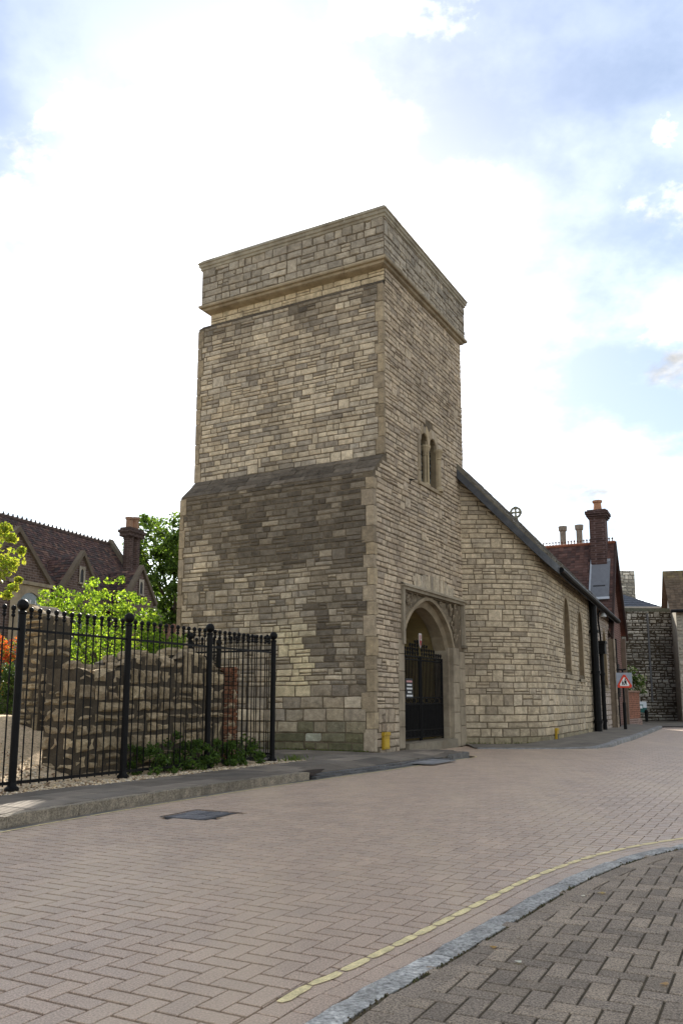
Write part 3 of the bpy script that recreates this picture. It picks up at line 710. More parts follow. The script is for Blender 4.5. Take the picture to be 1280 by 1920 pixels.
# belfry window: two round-headed lights, a middle shaft, side shafts with caps
wn = MB()
def arch_panel(mb, u0, u1, z0, z1, c0, c1, zs, za, mp, d0, d1, c, n=10, pointed=.0, rc=None):
    """rectangle with an arched hole (c0..c1, springing zs, crown za), front at out=d0, reveal back to d1"""
    cx = (c0 + c1) / 2; hw = (c1 - c0) / 2; arc = []
    for i in range(n + 1):
        t = i / n; a = math.pi * (1 - t); x = math.cos(a); y = math.sin(a)
        if pointed: y = (1 - abs(x) ** (2 - pointed)) ** (.62)
        arc.append((cx + hw * x, zs + (za - zs) * y))
    top = [(lerp(u0, u1, i / n), z1) for i in range(n + 1)]
    fr_ = [mp(*p, d0) for p in arc]; tp = [mp(*p, d0) for p in top]; bk = [mp(*p, d1) for p in arc]
    for i in range(n):
        mb.face([fr_[i], fr_[i + 1], tp[i + 1], tp[i]], c); mb.face([fr_[i], bk[i], bk[i + 1], fr_[i + 1]], rc or c)
    if c0 > u0: mb.face([mp(u0, z0, d0), mp(c0, z0, d0), fr_[0], mp(u0, zs, d0)], c); mb.face([mp(u0, zs, d0), fr_[0], tp[0]], c)
    if c1 < u1: mb.face([mp(c1, z0, d0), mp(u1, z0, d0), mp(u1, zs, d0), fr_[n]], c); mb.face([fr_[n], mp(u1, zs, d0), tp[n]], c)
    for cc in (c0, c1):
        mb.face([mp(cc, z0, d0), mp(cc, z0, d1), mp(cc, zs, d1), mp(cc, zs, d0)], rc or c)
    return arc
win = MB(); wcol = (.40, .31, .18)
arch_panel(win, 1.9, 2.37, 5.87, 7.12, 1.92, 2.33, 6.82, 7.05, mpE, -.005, -.3, wcol, rc=(.2, .155, .095))  # reveals of both lights darker than the front: recess shade put into their colour
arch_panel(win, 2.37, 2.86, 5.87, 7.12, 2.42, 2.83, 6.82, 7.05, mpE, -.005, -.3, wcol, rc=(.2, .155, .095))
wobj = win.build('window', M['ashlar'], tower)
for s, (z0, z1) in enumerate([(5.85, 6.12), (6.12, 6.5), (6.5, 6.88)]):
    for a, b in ((1.72, 1.9), (2.86, 3.06)):
        stone_mb([(a + .004, z0), (b - .002, z0), (b - .002, z1 - .006), (a + .004, z1 - .006)], mpE, qcol(0, -.1), .02, .25, .012).build('jamb', M['ashlar'], wobj)
for cx, k in ((2.125, -1), (2.62, 1)):                             # arch rings of tapering stones
    for i in range(5):
        a0, a1 = math.pi * (1 - i / 5), math.pi * (1 - (i + 1) / 5); ro = rng.uniform(.34, .40)
        P = [(cx + .205 * math.cos(a0), 6.84 + .225 * math.sin(a0)), (cx + .205 * math.cos(a1), 6.84 + .225 * math.sin(a1)), (cx + ro * math.cos(a1), 6.84 + ro * 1.15 * math.sin(a1)), (cx + ro * math.cos(a0), 6.84 + ro * 1.15 * math.sin(a0))]
        P = clip_half(P, k * -1, 0, k * -1 * 2.372)
        if len(P) > 2: stone_mb(P, mpE, qcol(0, -.1), .016 + .002 * i, .05, .01).build('voussoir', M['ashlar'], wobj)
def shaft(u, o, z0, z1, r, name, c=(.38, .30, .19)):
    m_ = MB(); x, y, _ = mpE(u, 0, o)
    m_.lathe((x, y, 0), [(r * 1.7, z0), (r * 1.7, z0 + .06), (r * 1.25, z0 + .09), (r, z0 + .12), (r, z1 - .24), (r * 1.3, z1 - .225), (r * 1.05, z1 - .2), (r * 1.2, z1 - .16), (r * 1.8, z1 - .06), (r * 1.95, z1 - .05), (r * 1.95, z1)], 12, c); m_.build(name, M['ashlar'], wobj, smooth=False)
shaft(2.375, -.075, 5.86, 6.84, .062, 'colonnette'); shaft(2.93, .01, 5.86, 6.86, .065, 'colonnette')
m_ = MB(); m_.box(lambda p, q, z: mpE(p, z, q), 1.74, 3.08, -.3, .05, 5.79, 5.862, (.33, .26, .17)); m_.build('sill', M['ashlar'], wobj)
m_ = MB(); m_.face([mpE(1.9, 5.86, -.15), mpE(2.86, 5.86, -.15), mpE(2.86, 7.1, -.15), mpE(1.9, 7.1, -.15)]); m_.build('glass', M['glass'], wobj)
m_ = MB()
for i in range(-8, 16):
    for sgn in (1, -1):
        a = Vector(mpE(1.9 + i * .09, 5.86 if sgn > 0 else 7.1, -.25)); b = Vector(mpE(1.9 + i * .09 + .62, 7.1 if sgn > 0 else 5.86, -.25))
        pts = []
        for t in range(9):
            u_ = 1.9 + i * .09 + .62 * t / 8
            if 1.9 <= u_ <= 2.86: pts.append(mpE(u_, lerp(5.86, 7.1, t / 8 if sgn > 0 else 1 - t / 8), -.142))
        if len(pts) > 1: m_.tube(pts, .006, 4, (.02, .02, .02))
m_.build('leading', M['iron'], wobj)
hk = MB(); hk.tube([mpE(1.21, 5.76, .0), mpE(1.21, 5.76, .07), mpE(1.24, 5.74, .13), mpE(1.30, 5.77, .14)], .014, 6); hk.tube([mpE(1.21, 5.76, .06), mpE(1.2, 5.66, .05)], .012, 6); hk.build('iron_hook', M['iron'], tower)

# gateway
gate_arch = MB(); acol = (.30, .24, .16)
def ogive(t, hw, rise):                                            # t 0..1 left to right, four-centred
    x = 2 * t - 1; return x * hw, rise * (1 - abs(x) ** 1.7) ** .66
def ring(z_s, cx, hw, rise, n=16): return [(cx + ogive(i / n, hw, rise)[0], z_s + ogive(i / n, hw, rise)[1]) for i in range(n + 1)]
GX = 2.28
outer = ring(2.28, GX, 1.40, .96); inner = ring(2.2, GX + .02, 1.33, .9)
def strip(mb, A_, da, B_, db, c):
    for i in range(len(A_) - 1): mb.face([mpE(*A_[i], da), mpE(*A_[i + 1], da), mpE(*B_[i + 1], db), mpE(*B_[i], db)], c)
# spandrel panel inside the square label
top = [(lerp(.86, 4.26, i / 16), 3.33) for i in range(17)]
o2 = ring(2.28, GX, 1.51, 1.04)
o2 = [(max(x, .86), z) for x, z in o2]
strip(gate_arch, o2, -.05, top, -.05, (.2, .16, .11))
gate_arch.face([mpE(3.7, 2.25, -.05), mpE(4.26, 2.25, -.05), mpE(4.26, 3.33, -.05), mpE(3.79, 2.3, -.05)], (.2, .16, .11))
gate_arch.box(lambda p, q, z: mpE(p, z, q), 3.72, 4.36, -.7, -.05, .0, 2.25, acol)
garch = gate_arch.build('archway', M['rubble'], tower)
ao = MB(); strip(ao, outer, .0, o2, .0, acol); strip(ao, outer, .0, outer, -.12, acol); strip(ao, outer, -.12, inner, -.18, mulc(acol, .9)); strip(ao, inner, -.18, inner, -.48, acol); strip(ao, o2, 0, o2, -.05, acol)
ao.build('arch_ring', M['ashlar'], garch)
sp = MB()
for i in range(90):                                                # carved leaf work in the spandrels
    side = rng.random() < .5; u = rng.uniform(.9, 1.8) if side else rng.uniform(2.75, 4.2); z = rng.uniform(2.4, 3.3)
    k = min(1, max(0, (u - GX) / 2.92 + .5)); lim = 2.28 + 1.04 * max(0, 1 - abs((u - GX) / 1.51) ** 1.7) ** .66 if abs(u - GX) < 1.51 else 2.3
    if z < lim + .06: continue
    r_ = rng.uniform(.035, .08); x, y, zz = mpE(u, z, -.045)
    sp = MB(); sp.tube([mpE(u + r_ * .9 * math.cos(a), z + r_ * math.sin(a), .0 - .02 * rng.random()) for a in [j * 1.05 + rng.random() for j in range(5)]], [.01, .02, .028, .02, .008], 6, mulc((.24, .19, .13), rng.uniform(.7, 1.2))); sp.build('carved_leaf', M['rubble'], garch)
# label mould
lb_ = MB(); lc = (.28, .235, .17); bx3 = lambda mb, a, b, c, d, e, f, col: mb.box(lambda p, q, z: mpE(p, z, q), a, b, e, f, c, d, col)
bx3(lb_, .76, 4.36, 3.33, 3.395, -.1, .07, lc); bx3(lb_, .74, 4.38, 3.395, 3.43, -.1, .11, mulc(lc, 1.15))
lb_.face([mpE(.74, 3.43, .11), mpE(4.38, 3.43, .11), mpE(4.38, 3.49, 0), mpE(.74, 3.49, 0)], mulc(lc, 1.2))
bx3(lb_, .76, .86, 2.2, 3.33, -.12, .06, lc); bx3(lb_, 4.26, 4.34, 2.36, 3.33, -.12, .07, lc); bx3(lb_, 4.21, 4.26, 2.36, 3.33, -.12, .02, mulc(lc, .8)); bx3(lb_, 4.19, 4.40, 2.30, 2.36, -.1, .09, mulc(lc, .6))
lb_.build('hood_mould', M['ashlar'], tower)
# jambs, course by course
def jambs(u0, u1, z0, z1, out, back, name='jamb', hs=(.3, .5), d=0.):
    z = z0
    while z < z1 - .01:
        h = rng.uniform(*hs)
        if z1 - z - h < .2: h = z1 - z
        stone_mb([(u0 + .003, z + .003), (u1 - .003, z + .003), (u1 - .003, z + h - .003), (u0 + .003, z + h - .003)], mpE, mulc(mixc((.36, .30, .215), (.27, .22, .155), rng.random() + d), rng.uniform(.9, 1.08)), out, back, .014).build(name, M['ashlar'], garch); z += h
jambs(.60, .885, .1, 2.28, .015, .3); jambs(3.66, 4.02, .0, 2.28, .01, .3); jambs(4.02, 4.36, .0, 2.2, .03, .3, d=.2); jambs(3.62, 3.72, .05, 2.28, -.10, .45); jambs(.87, 1.02, .1, 2.2, -.10, .45)
# flat relieving arch of upright stones above the label
u = 1.45
while u < 3.72:
    w = rng.uniform(.06, .13); k = (u + w / 2 - 2.55) / 1.2; ht = .12 + .22 * math.sqrt(max(0, 1 - k * k)) + rng.uniform(-.03, .03); ln = k * .09
    stone_mb([(u + .005, 3.47), (u + w - .004, 3.47), (u + w - .004 + ln, 3.47 + ht), (u + .005 + ln, 3.47 + ht)], mpE, limestone(.05, .2), .012, .05, .01, .004).build('arch_stone', M['stone'], tower); u += w
st_ = MB(); bx3(st_, .95, 3.7, .0, .19, -.5, .06, (.22, .19, .14)); st_.build('doorstep', M['ashlar'], tower)
# passage: plastered vault, side walls and the dark space behind the gate
va = MB(); rb_ = [(x, z + .02) for x, z in ring(2.2, GX + .02, 1.35, .91)]
strip(va, rb_, -.48, rb_, -2.6, acol)
for sx in (0, 16): va.face([mpE(rb_[sx][0], 0, -.48), mpE(rb_[sx][0], 2.22, -.48), mpE(rb_[sx][0], 2.22, -2.6), mpE(rb_[sx][0], 0, -2.6)], acol)
va.face([mpE(.9, 0, -3.5), mpE(3.7, 0, -3.5), mpE(3.7, 3.4, -3.5), mpE(.9, 3.4, -3.5)])
va.build('vault', M['plaster'], tower)

# iron gates
gt = thing('iron_gate', 'pair of black wrought iron gates with scrolled cresting inside the tower archway', 'gate', mpE(2.25, .19, -.30))
GO = -.26
for g0, g1 in ((1.0, 2.28), (2.31, 3.60)):
    f_ = MB()
    for u in (g0 + .025, g1 - .025): f_.tube([mpE(u, .2, GO), mpE(u, 2.02, GO)], .024, 6)
    for z in (.27, .42, .98, 1.12, 1.93, 2.0): f_.tube([mpE(g0, z, GO), mpE(g1, z, GO)], .016, 6)
    f_.build('gate_frame', M['iron'], gt)
    bar = MB(); bar.tube([mpE(0, .25, GO), mpE(0, 2.0, GO)], .011, 6); proto = None
    n_ = 15
    for i in range(n_):
        u = g0 + .09 + (g1 - g0 - .18) * i / (n_ - 1)
        if proto is None: proto = bar.build('bar', M['iron'], gt); p0 = Vector(mpE(0, 0, GO)); base = proto.location.copy(); o_ = proto
        else: o_ = link('bar', proto.data, (0, 0, 0), gt)
        o_.location = base + Vector(mpE(u, 0, GO)) - p0
    dg = MB()
    for i in range(n_ - 1):
        u = g0 + .09 + (g1 - g0 - .18) * (i + .5) / (n_ - 1)
        dg.tube([mpE(u, .27, GO), mpE(u, .98, GO)], .008, 5)
    dg.build('dog_bars', M['iron'], gt)
    sc = MB()
    for i in range(9):
        u = lerp(g0 + .1, g1 - .1, i / 8); k = 1 - abs(u - 2.25) / 1.2; zt = 2.04 + .32 * max(0, k) ** 1.6; 
        for zc in [2.07 + .085 * j for j in range(max(1, int((zt - 2.0) / .085) + 1))]:
            r_ = rng.uniform(.035, .05); sc.tube([mpE(u + r_ * math.cos(a) * (1 - a / 14), zc + r_ * math.sin(a) * (1 - a / 14), GO) for a in [j * .7 for j in range(11)]], .012, 5)
        sc.tube([mpE(u, 2.0, GO), mpE(u, zt + .05, GO)], [.014, .005], 5)
    for i in range(6):
        u = lerp(g0 + .12, g1 - .12, i / 5)
        for zc in (1.05, .345): sc.tube([mpE(u + .05 * math.cos(a), zc + .045 * math.sin(a), GO) for a in [j * .79 for j in range(9)]], .009, 5)
    sc.build('scrollwork', M['iron'], gt)
sd = MB(); pr = [(-.075, 2.52), (.075, 2.52), (.075, 2.33), (.04, 2.24), (0, 2.19), (-.04, 2.24), (-.075, 2.33)]
sd.merge(stone_mb([(2.25 + a, z) for a, z in pr], lambda u, v, o: mpE(u, v, GO + .03 + o), (.55, .5, .45), .012, .0, .004))
sd.merge(stone_mb([(2.25 + a * .74, 2.355 + (z - 2.355) * .8) for a, z in pr], lambda u, v, o: mpE(u, v, GO + .043 + o), (.28, .02, .02), .004, .0, .002))
for a, z, w, h in ((-.025, 2.37, .018, .13), (.028, 2.37, .018, .13), (0, 2.36, .03, .03)):
    sd.merge(stone_mb([(2.25 + a - w / 2, z), (2.25 + a + w / 2, z), (2.25 + a + w / 2, z + h), (2.25 + a - w / 2, z + h)], lambda u, v, o: mpE(u, v, GO + .05 + o), (.6, .55, .5), .003, 0, .001))
sd.build('shield', M['paint'], gt)
sg = thing('notice_sign', 'small black notice with white lettering hung on the iron gate', 'sign', mpE(1.64, 1.1, GO + .03))
s_ = MB(); bx3(s_, 1.46, 1.82, 1.10, 1.52, GO + .022, GO + .034, (.012, .012, .014)); s_.build('board', M['paint'], sg)
s_ = MB()
for k, (w, c) in enumerate(((.30, (.6, .3, .28)), (.24, (.7, .7, .68)), (.28, (.7, .7, .68)), (.18, (.7, .7, .68)), (.30, (.7, .7, .68)))):
    z = 1.455 - k * .075; u = 1.64 - w / 2
    while u < 1.64 + w / 2 - .01:
        l = rng.uniform(.018, .03); bx3(s_, u, u + l, z - .018, z + .018, GO + .034, GO + .037, c); u += l + .008
s_.build('lettering', M['paint'], sg)
s_ = MB(); bx3(s_, .94, 1.03, 1.23, 1.45, -.098, -.08, (.62, .55, .42)); tag(s_.build('wall_plate', M['paint']), 'small cream plate fixed to the left jamb of the tower archway', 'plate')
def marker(mp, u, z0, z1, w, label, low=None):
    o = thing('marker_post', label, 'marker', mp(u, z0, .03))
    m_ = MB(); pts = [(u - w / 2, z0), (u + w / 2, z0), (u + w / 2, z1), (u - w / 2, z1)]
    stone_mb(pts, mp, (.40, .245, .012), .075, -.02, .012).build('case', M['paint'], o)
    m2 = stone_mb([(u - w * .34, lerp(z0, z1, .12)), (u + w * .34, lerp(z0, z1, .12)), (u + w * .34, lerp(z0, z1, .62)), (u - w * .34, lerp(z0, z1, .62))], mp, low or (.52, .33, .02), .08, -.07, .004); m2.build('panel', M['paint'], o)
    m3 = stone_mb([(u - w * .56, z1 - .05), (u + w * .56, z1 - .05), (u + w * .5, z1 + .015), (u - w * .5, z1 + .015)], mp, (.42, .26, .012), .09, -.02, .01); m3.build('cap', M['paint'], o)
marker(mpE, -.10, .13, .44, .25, 'mustard yellow utility marker against the foot of the tower corner')

# ------------------------------------------------------------------ chapel
ch = thing('chapel', 'low limestone chapel with a rounded corner and steep roof beside the tower', 'chapel', (5.0, 24.0, 0))
SA, CA = math.sin(R(25)), math.cos(R(25))
CW = Line(smooth_line([(2.86, 20.27), (3.5, 20.24), (4.1, 20.28), (4.65, 20.46), (5.05, 20.86), (5.35, 21.40)], 5) + [NV(1.2), NV(3), NV(6.55), NV(11.15)])
U_N = CW.near(*NV(0))[1]
def plane_z(x, y, e=0): return 4.62 + 1.13 * ((x - 5.35) * -CA + (y - 21.35) * SA) + e
def ctop(u):
    x, y = CW.at(u); s = max(0, u - U_N); return min(plane_z(x, y), 9) - .03 * s if u < U_N + .3 else 4.6 - .03 * s
mpC = lambda u, v, o: (*CW.at(u, o), v)
mpCw = lambda u, v, o: (*CW.at(u, o), v + wave(u, v, 11) * .8)
LANC = [(U_N + 2.15, .40, 1.86, 3.0, 3.9), (U_N + 4.35, .38, 1.80, 2.9, 3.72), (U_N + 9.45, .36, 1.6, 2.75, 3.52)]
def lanc_holes(z):
    out = []
    for u, hw, zs, zp, za in LANC:
        if zs - .12 < z < za + .12:
            k = 1 if z < zp else math.sqrt(max(0, 1 - ((z - zp) / (za + .12 - zp)) ** 1.6)); out.append((u - (hw + .08) * k, u + (hw + .08) * k))
    return out
cc = MB(); cuts = sorted(set([i * CW.L / 90 for i in range(91)]))
us = []
for u in cuts: us.append(u)
for u, hw, *_ in LANC: us += [u - hw, u + hw]
us = sorted(us)
for a, b in zip(us, us[1:]):
    if b - a < 1e-4: continue
    m0 = (a + b) / 2; hole = next(((zs, za, zp) for u, hw, zs, zp, za in LANC if abs(m0 - u) < hw), None)
    zt_a, zt_b = ctop(a) + .05, ctop(b) + .05; segs = [(-.1, None)] if not hole else [(-.1, hole[0]), (hole[1], None)]
    for z0, z1 in segs:
        za_, zb_ = (zt_a, zt_b) if z1 is None else (z1, z1)
        V = [mpC(a, z0, 0), mpC(b, z0, 0), mpC(b, zb_, 0), mpC(a, za_, 0), mpC(a, z0, -.5), mpC(b, z0, -.5), mpC(b, zb_, -.5), mpC(a, za_, -.5)]
        cc.add(V, [(0, 1, 2, 3), (5, 4, 7, 6), (0, 4, 5, 1), (3, 2, 6, 7), (0, 3, 7, 4), (1, 5, 6, 2)], (.16, .127, .085))
cc.build('wall', M['mortar'], ch)
cs = Stones()
def chapcol(u, z):
    n = nz(u * .8, z * .8, 31); n2 = nz(u * 2, z * 2.4, 35)
    d = .2 * sst(.15, .6, n) + .15 * sst(.2, .5, n2)
    if U_N - .5 < u < U_N + 1.6: d += .28 * sst(-.1, .4, n2) * sst(1.5, 2.4, z)
    if z < .5 and 1.0 < u < 2.2: d += .45
    c = limestone(d, .2); c = mixc(c, (.50, .395, .255), .38)
    if z < .35: c = mixc(c, MOSS, .45 * sst(.35, .1, z))
    if u > U_N + 6.6: c = mixc(c, (.42, .35, .31), .75)
    return c
lay(cs, mpCw, 0, CW.L, 0., 1.2, (.14, .24), (.24, .5), chapcol, holes=[lanc_holes], rough=.006, jit=.01, gap=.014)
lay(cs, mpCw, 0, CW.L, 1.2, 7.0, (.1, .155), (.18, .46), chapcol, holes=[lanc_holes], ztop=lambda u: ctop(u) - .02, rough=.004, gap=.0105)
cs.link(M['stone'], ch)
for u, hw, zs, zp, za in LANC:
    w_ = MB(); pts = []
    n_ = 6
    prof = [(-hw, zs), (-hw, zp)] + [(-hw * math.cos(i / n_ * math.pi / 2) , zp + (za - zp) * math.sin(i / n_ * math.pi / 2) ** .9) for i in range(1, n_)] + [(0, za)]
    prof = prof + [(-a, z) for a, z in prof[::-1][1:]]
    big = [(a * (1 + .085 / hw), zs - .1 if z == zs else z + .1 * sst(zp - .2, za, z)) for a, z in prof]
    for i in range(len(prof) - 1):
        (a, z), (b, zz) = prof[i], prof[i + 1]; (A_, Z), (B_, ZZ) = big[i], big[i + 1]
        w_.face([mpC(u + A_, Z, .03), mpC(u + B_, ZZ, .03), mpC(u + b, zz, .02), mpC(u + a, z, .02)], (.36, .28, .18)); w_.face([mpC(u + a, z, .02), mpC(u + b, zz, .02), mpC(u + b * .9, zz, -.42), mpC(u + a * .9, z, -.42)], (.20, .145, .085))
        w_.face([mpC(u + A_, Z, .03), mpC(u + B_, ZZ, .03), mpC(u + B_, ZZ, -.03), mpC(u + A_, Z, -.03)], (.3, .24, .16))
    wo = w_.build('window', M['ashlar'], ch)
    m_ = MB(); m_.add([mpC(u - hw - .1, zs - .12, .05), mpC(u + hw + .1, zs - .12, .05), mpC(u + hw, zs + .06, -.43), mpC(u - hw, zs + .06, -.43), mpC(u - hw - .1, zs - .2, .05), mpC(u + hw + .1, zs - .2, .05), mpC(u - hw - .1, zs - .2, -.02), mpC(u + hw + .1, zs - .2, -.02)], [(0, 1, 2, 3), (4, 5, 1, 0), (4, 6, 7, 5)], (.33, .27, .18)); m_.build('sill', M['ashlar'], wo)
    m_ = MB(); m_.face([mpC(u - hw, zs, -.4), mpC(u + hw, zs, -.4), mpC(u + hw * .95, zp, -.4), mpC(u, za, -.4), mpC(u - hw * .95, zp, -.4)], (.1, .1, .1)); m_.build('glass', M['glass'], wo)
    m_ = MB(); m_.tube([mpC(u, zs, -.36), mpC(u, za - .05, -.36)], .03, 6, (.3, .24, .16)); m_.build('mullion', M['ashlar'], wo)
# roof: one slope towards the street, its verge following the curved wall
VN = Vector((CA, -SA)); DN = Vector((SA, CA))
rf = MB(); RID = 3.35
def rp_(u_along, dist, lift=0.):                                   # a point of the roof plane
    x, y = NV(u_along); return (x - VN.x * dist, y - VN.y * dist, 4.62 + 1.13 * dist + .16 + lift - .03 * max(0, u_along))
edge = [CW.at(u, .24) for u in [i * (U_N + .4) / 14 for i in range(15)]]
E2 = [(x, y, plane_z(x, y, .12)) for x, y in edge] + [(*[NV(s)[k] + (VN.x, VN.y)[k] * .26 for k in (0, 1)], 4.62 - 1.13 * .26 + .12 - .03 * s) for s in (1.2, 3, 5, 7, 9, 11.4)]
def ridge_of(x, y): s = (Vector((x, y)) - Vector(NV(0))).dot(DN); return rp_(max(s, -1.0), RID)
rtop = [ridge_of(x, y) for x, y, z in E2]
lumps = MB(); rows = 30
for i in range(len(E2) - 1):
    rf.face([E2[i], E2[i + 1], rtop[i + 1], rtop[i]], (.075, .068, .062))
    rf.face([E2[i], E2[i + 1], (E2[i + 1][0], E2[i + 1][1], E2[i + 1][2] - .2), (E2[i][0], E2[i][1], E2[i][2] - .2)], (.05, .05, .05))
    rf.face([(E2[i][0], E2[i][1], E2[i][2] - .2), (E2[i + 1][0], E2[i + 1][1], E2[i + 1][2] - .2), (rtop[i + 1][0], rtop[i + 1][1], rtop[i + 1][2] - .25), (rtop[i][0], rtop[i][1], rtop[i][2] - .25)], (.05, .05, .05))
bk = [(p[0] - VN.x * 2.6, p[1] - VN.y * 2.6, p[2] - 2.9) for p in rtop]
for i in range(len(E2) - 1): rf.face([rtop[i], rtop[i + 1], bk[i + 1], bk[i]], (.07, .06, .055))
rf.face([E2[-1], rtop[-1], bk[-1]], (.2, .16, .12))
roof = rf.build('roof', M['lead'], ch)
# stone tiles in courses up the slope
til = Stones('roof_tile', 'roof_tiles', 200)
EL = Line([(x, y) for x, y, z in E2])
for k in range(17):
    f0, f1 = k / 17, (k + 1.35) / 17; i_ = 0.
    while i_ < EL.L - .05:
        l = rng.uniform(.22, .42); e = min(i_ + l, EL.L)
        def at(t, f, o):
            j = 0
            while j < len(EL.l) - 2 and EL.l[j + 1] < t: j += 1
            w = (t - EL.l[j]) / max(1e-6, EL.l[j + 1] - EL.l[j]); A_ = Vector(E2[j]).lerp(Vector(E2[j + 1]), w); B_ = Vector(rtop[j]).lerp(Vector(rtop[j + 1]), w); p = A_.lerp(B_, min(f, 1)); return (p.x, p.y, p.z + o)
        h0 = .05 + rng.uniform(-.012, .018); c = mulc(mixc((.13, .115, .085), (.09, .075, .065), rng.random()), rng.uniform(.75, 1.25))
        V = [at(i_ + .006, f0, h0), at(e - .006, f0, h0), at(e - .006, f1, .025), at(i_ + .006, f1, .025), at(i_ + .006, f0, .0), at(e - .006, f0, .0)]
        mb = MB(); mb.add(V, [(0, 1, 2, 3), (4, 5, 1, 0), (1, 5, 2), (0, 3, 4)], c); til.add(mb, V[:4]); i_ = e
til.link(M['tile'], ch)
vg = MB()
for i in range(13):
    a, b = E2[i], E2[i + 1]
    oa, ob = CW.at(i * (U_N + .4) / 14, .262), CW.at((i + 1) * (U_N + .4) / 14, .262)
    vg.add([(oa[0], oa[1], a[2] + .02), (ob[0], ob[1], b[2] + .02), (ob[0], ob[1], b[2] - .2), (oa[0], oa[1], a[2] - .2), (a[0], a[1], a[2] + .03), (b[0], b[1], b[2] + .03), (b[0], b[1], b[2] - .2), (a[0], a[1], a[2] - .2)], [(0, 1, 2, 3), (0, 4, 5, 1), (3, 2, 6, 7)], (.05, .05, .05))
for i in range(1, 40):
    t = i / 40 * (U_N + .6); j = min(int(t / ((U_N + .4) / 14)), 14); w_ = t / ((U_N + .4) / 14) - j; a = Vector(E2[j]).lerp(Vector(E2[j + 1]), min(w_, 1)); b = Vector(rtop[j]).lerp(Vector(rtop[j + 1]), min(w_, 1)); d_ = (b - a); d_.z = 0; d_.normalize(); e_ = Vector(E2[j + 1]) - Vector(E2[j]); e_.normalize(); h_ = .05 + .1 * rng.random() * (1 + nz(i * .3, 0)); l_ = rng.uniform(.09, .2)
    V = [a + e_ * x + d_ * y + Vector((0, 0, 1.13 * y * .5 + z)) for z in (0, h_) for x, y in ((-l_, .02), (l_, .02), (l_ * .8, .4), (-l_ * .8, .4))]
    mb = MB(); mb.add(V, [(0, 1, 5, 4), (1, 2, 6, 5), (2, 3, 7, 6), (3, 0, 4, 7), (4, 5, 6, 7)], mulc((.15, .13, .095), rng.uniform(.7, 1.2))); mb.build('verge_stone', M['tile'], ch)
vg.build('verge_board', M['lead'], ch)
gu = MB(); gu.tube([(x + VN.x * .06, y + VN.y * .06, z - .1) for x, y, z in E2[13:]], .075, 8); gu.build('gutter', M['iron'], ch)
# buttress and end wall of the chapel
bt = MB(); Fn = frame(*NV(0), R(25)); bt.box(Fn, 10.5, 10.93, -.2, 0, -.05, 3.3, (.2, .155, .11)); bt.add([Fn(10.5, -.2, 3.3), Fn(10.93, -.2, 3.3), Fn(10.93, 0, 3.7), Fn(10.5, 0, 3.7)], [(0, 1, 2, 3)], (.2, .155, .11)); bobj = bt.build('buttress', M['ashlar'], ch)
z = .0
while z < 3.28:
    h = min(rng.uniform(.2, .34), 3.29 - z)
    if 3.29 - z - h < .12: h = 3.29 - z
    stone_mb([(10.5, z + .005), (10.93, z + .005), (10.93, z + h - .005), (10.5, z + h - .005)], lambda u, v, o: Fn(u, -.2 - o, v), mulc(mixc((.33, .26, .19), (.2, .155, .11), rng.random()), rng.uniform(.85, 1.1)), .015, .05, .012, .005).build('stone', M['stone'], bobj); z += h
bt = MB(); V = [(q, z) for q, z in ((.1, -.05), (5.6, -.05), (5.6, 4.9), (3.0, 7.7), (.1, 4.45))]; bt.add([Fn(e, q, z) for e in (10.95, 11.15) for q, z in V], [(0, 1, 2, 3, 4), (5, 6, 7, 8, 9)] + [(i, (i + 1) % 5, 5 + (i + 1) % 5, 5 + i) for i in range(5)], (.3, .25, .2)); bt.build('end_wall', M['mortar'], ch)
# downpipes
def pipe(s, r_, ztop, label, hopper=None):
    o = thing('downpipe', label, 'pipe', Fn(s, -r_ - .05, 0), 'black downpipes on the chapel wall')
    m_ = MB(); m_.tube([Fn(s, -r_ - .04, .02), Fn(s, -r_ - .04, ztop)], r_, 10); m_.build('pipe', M['iron'], o)
    for z in (.35, 1.9, 3.2):
        if z < ztop: m_ = MB(); m_.tube([Fn(s, -r_ - .04, z), Fn(s, -r_ - .04, z + .09)], r_ * 1.3, 10); m_.build('collar', M['iron'], o)
    return o
pp = pipe(6.1, .12, 4.3, 'thick black downpipe running from the chapel gutter to the pavement')
pp.children[0].name = 'pipe'
p2 = pipe(7.95, .07, 2.62, 'thinner black downpipe with box hopper and swan neck on the chapel wall')
m_ = MB(); m_.box(Fn, 7.72, 8.12, -.26, -.02, 2.62, 3.02, (.01,) * 3); m_.box(Fn, 7.68, 8.16, -.29, -.01, 2.96, 3.05, (.01,) * 3); m_.build('hopper', M['iron'], p2)
m_ = MB(); m_.tube([Fn(7.9, -.12, 3.0), Fn(7.75, -.12, 3.35), Fn(7.5, -.12, 3.7), Fn(7.42, -.14, 3.95), Fn(7.6, -.2, 4.08), Fn(7.85, -.2, 4.06)], .03, 8); m_.build('swan_neck', M['iron'], p2)
lm = thing('wall_lamp', 'small pale lamp head on a bracket high on the chapel wall', 'lamp', Fn(8.0, -.05, 3.9))
m_ = MB(); m_.lathe(Fn(8.0, -.22, 3.88), [(.02, .16), (.05, .14), (.11, .03), (.1, 0), (.02, -.01)], 10, (.55, .55, .52)); m_.build('lamp_head', M['paint'], lm)
m_ = MB(); m_.tube([Fn(8.0, -.22, 4.03), Fn(8.05, -.1, 4.08), Fn(8.1, .0, 4.0)], .015, 6, (.4, .4, .4)); m_.build('bracket', M['paint'], lm)
marker(mpC, U_N + .05, .02, .36, .2, 'small yellow marker against the rounded corner of the chapel', (.06, .05, .02))
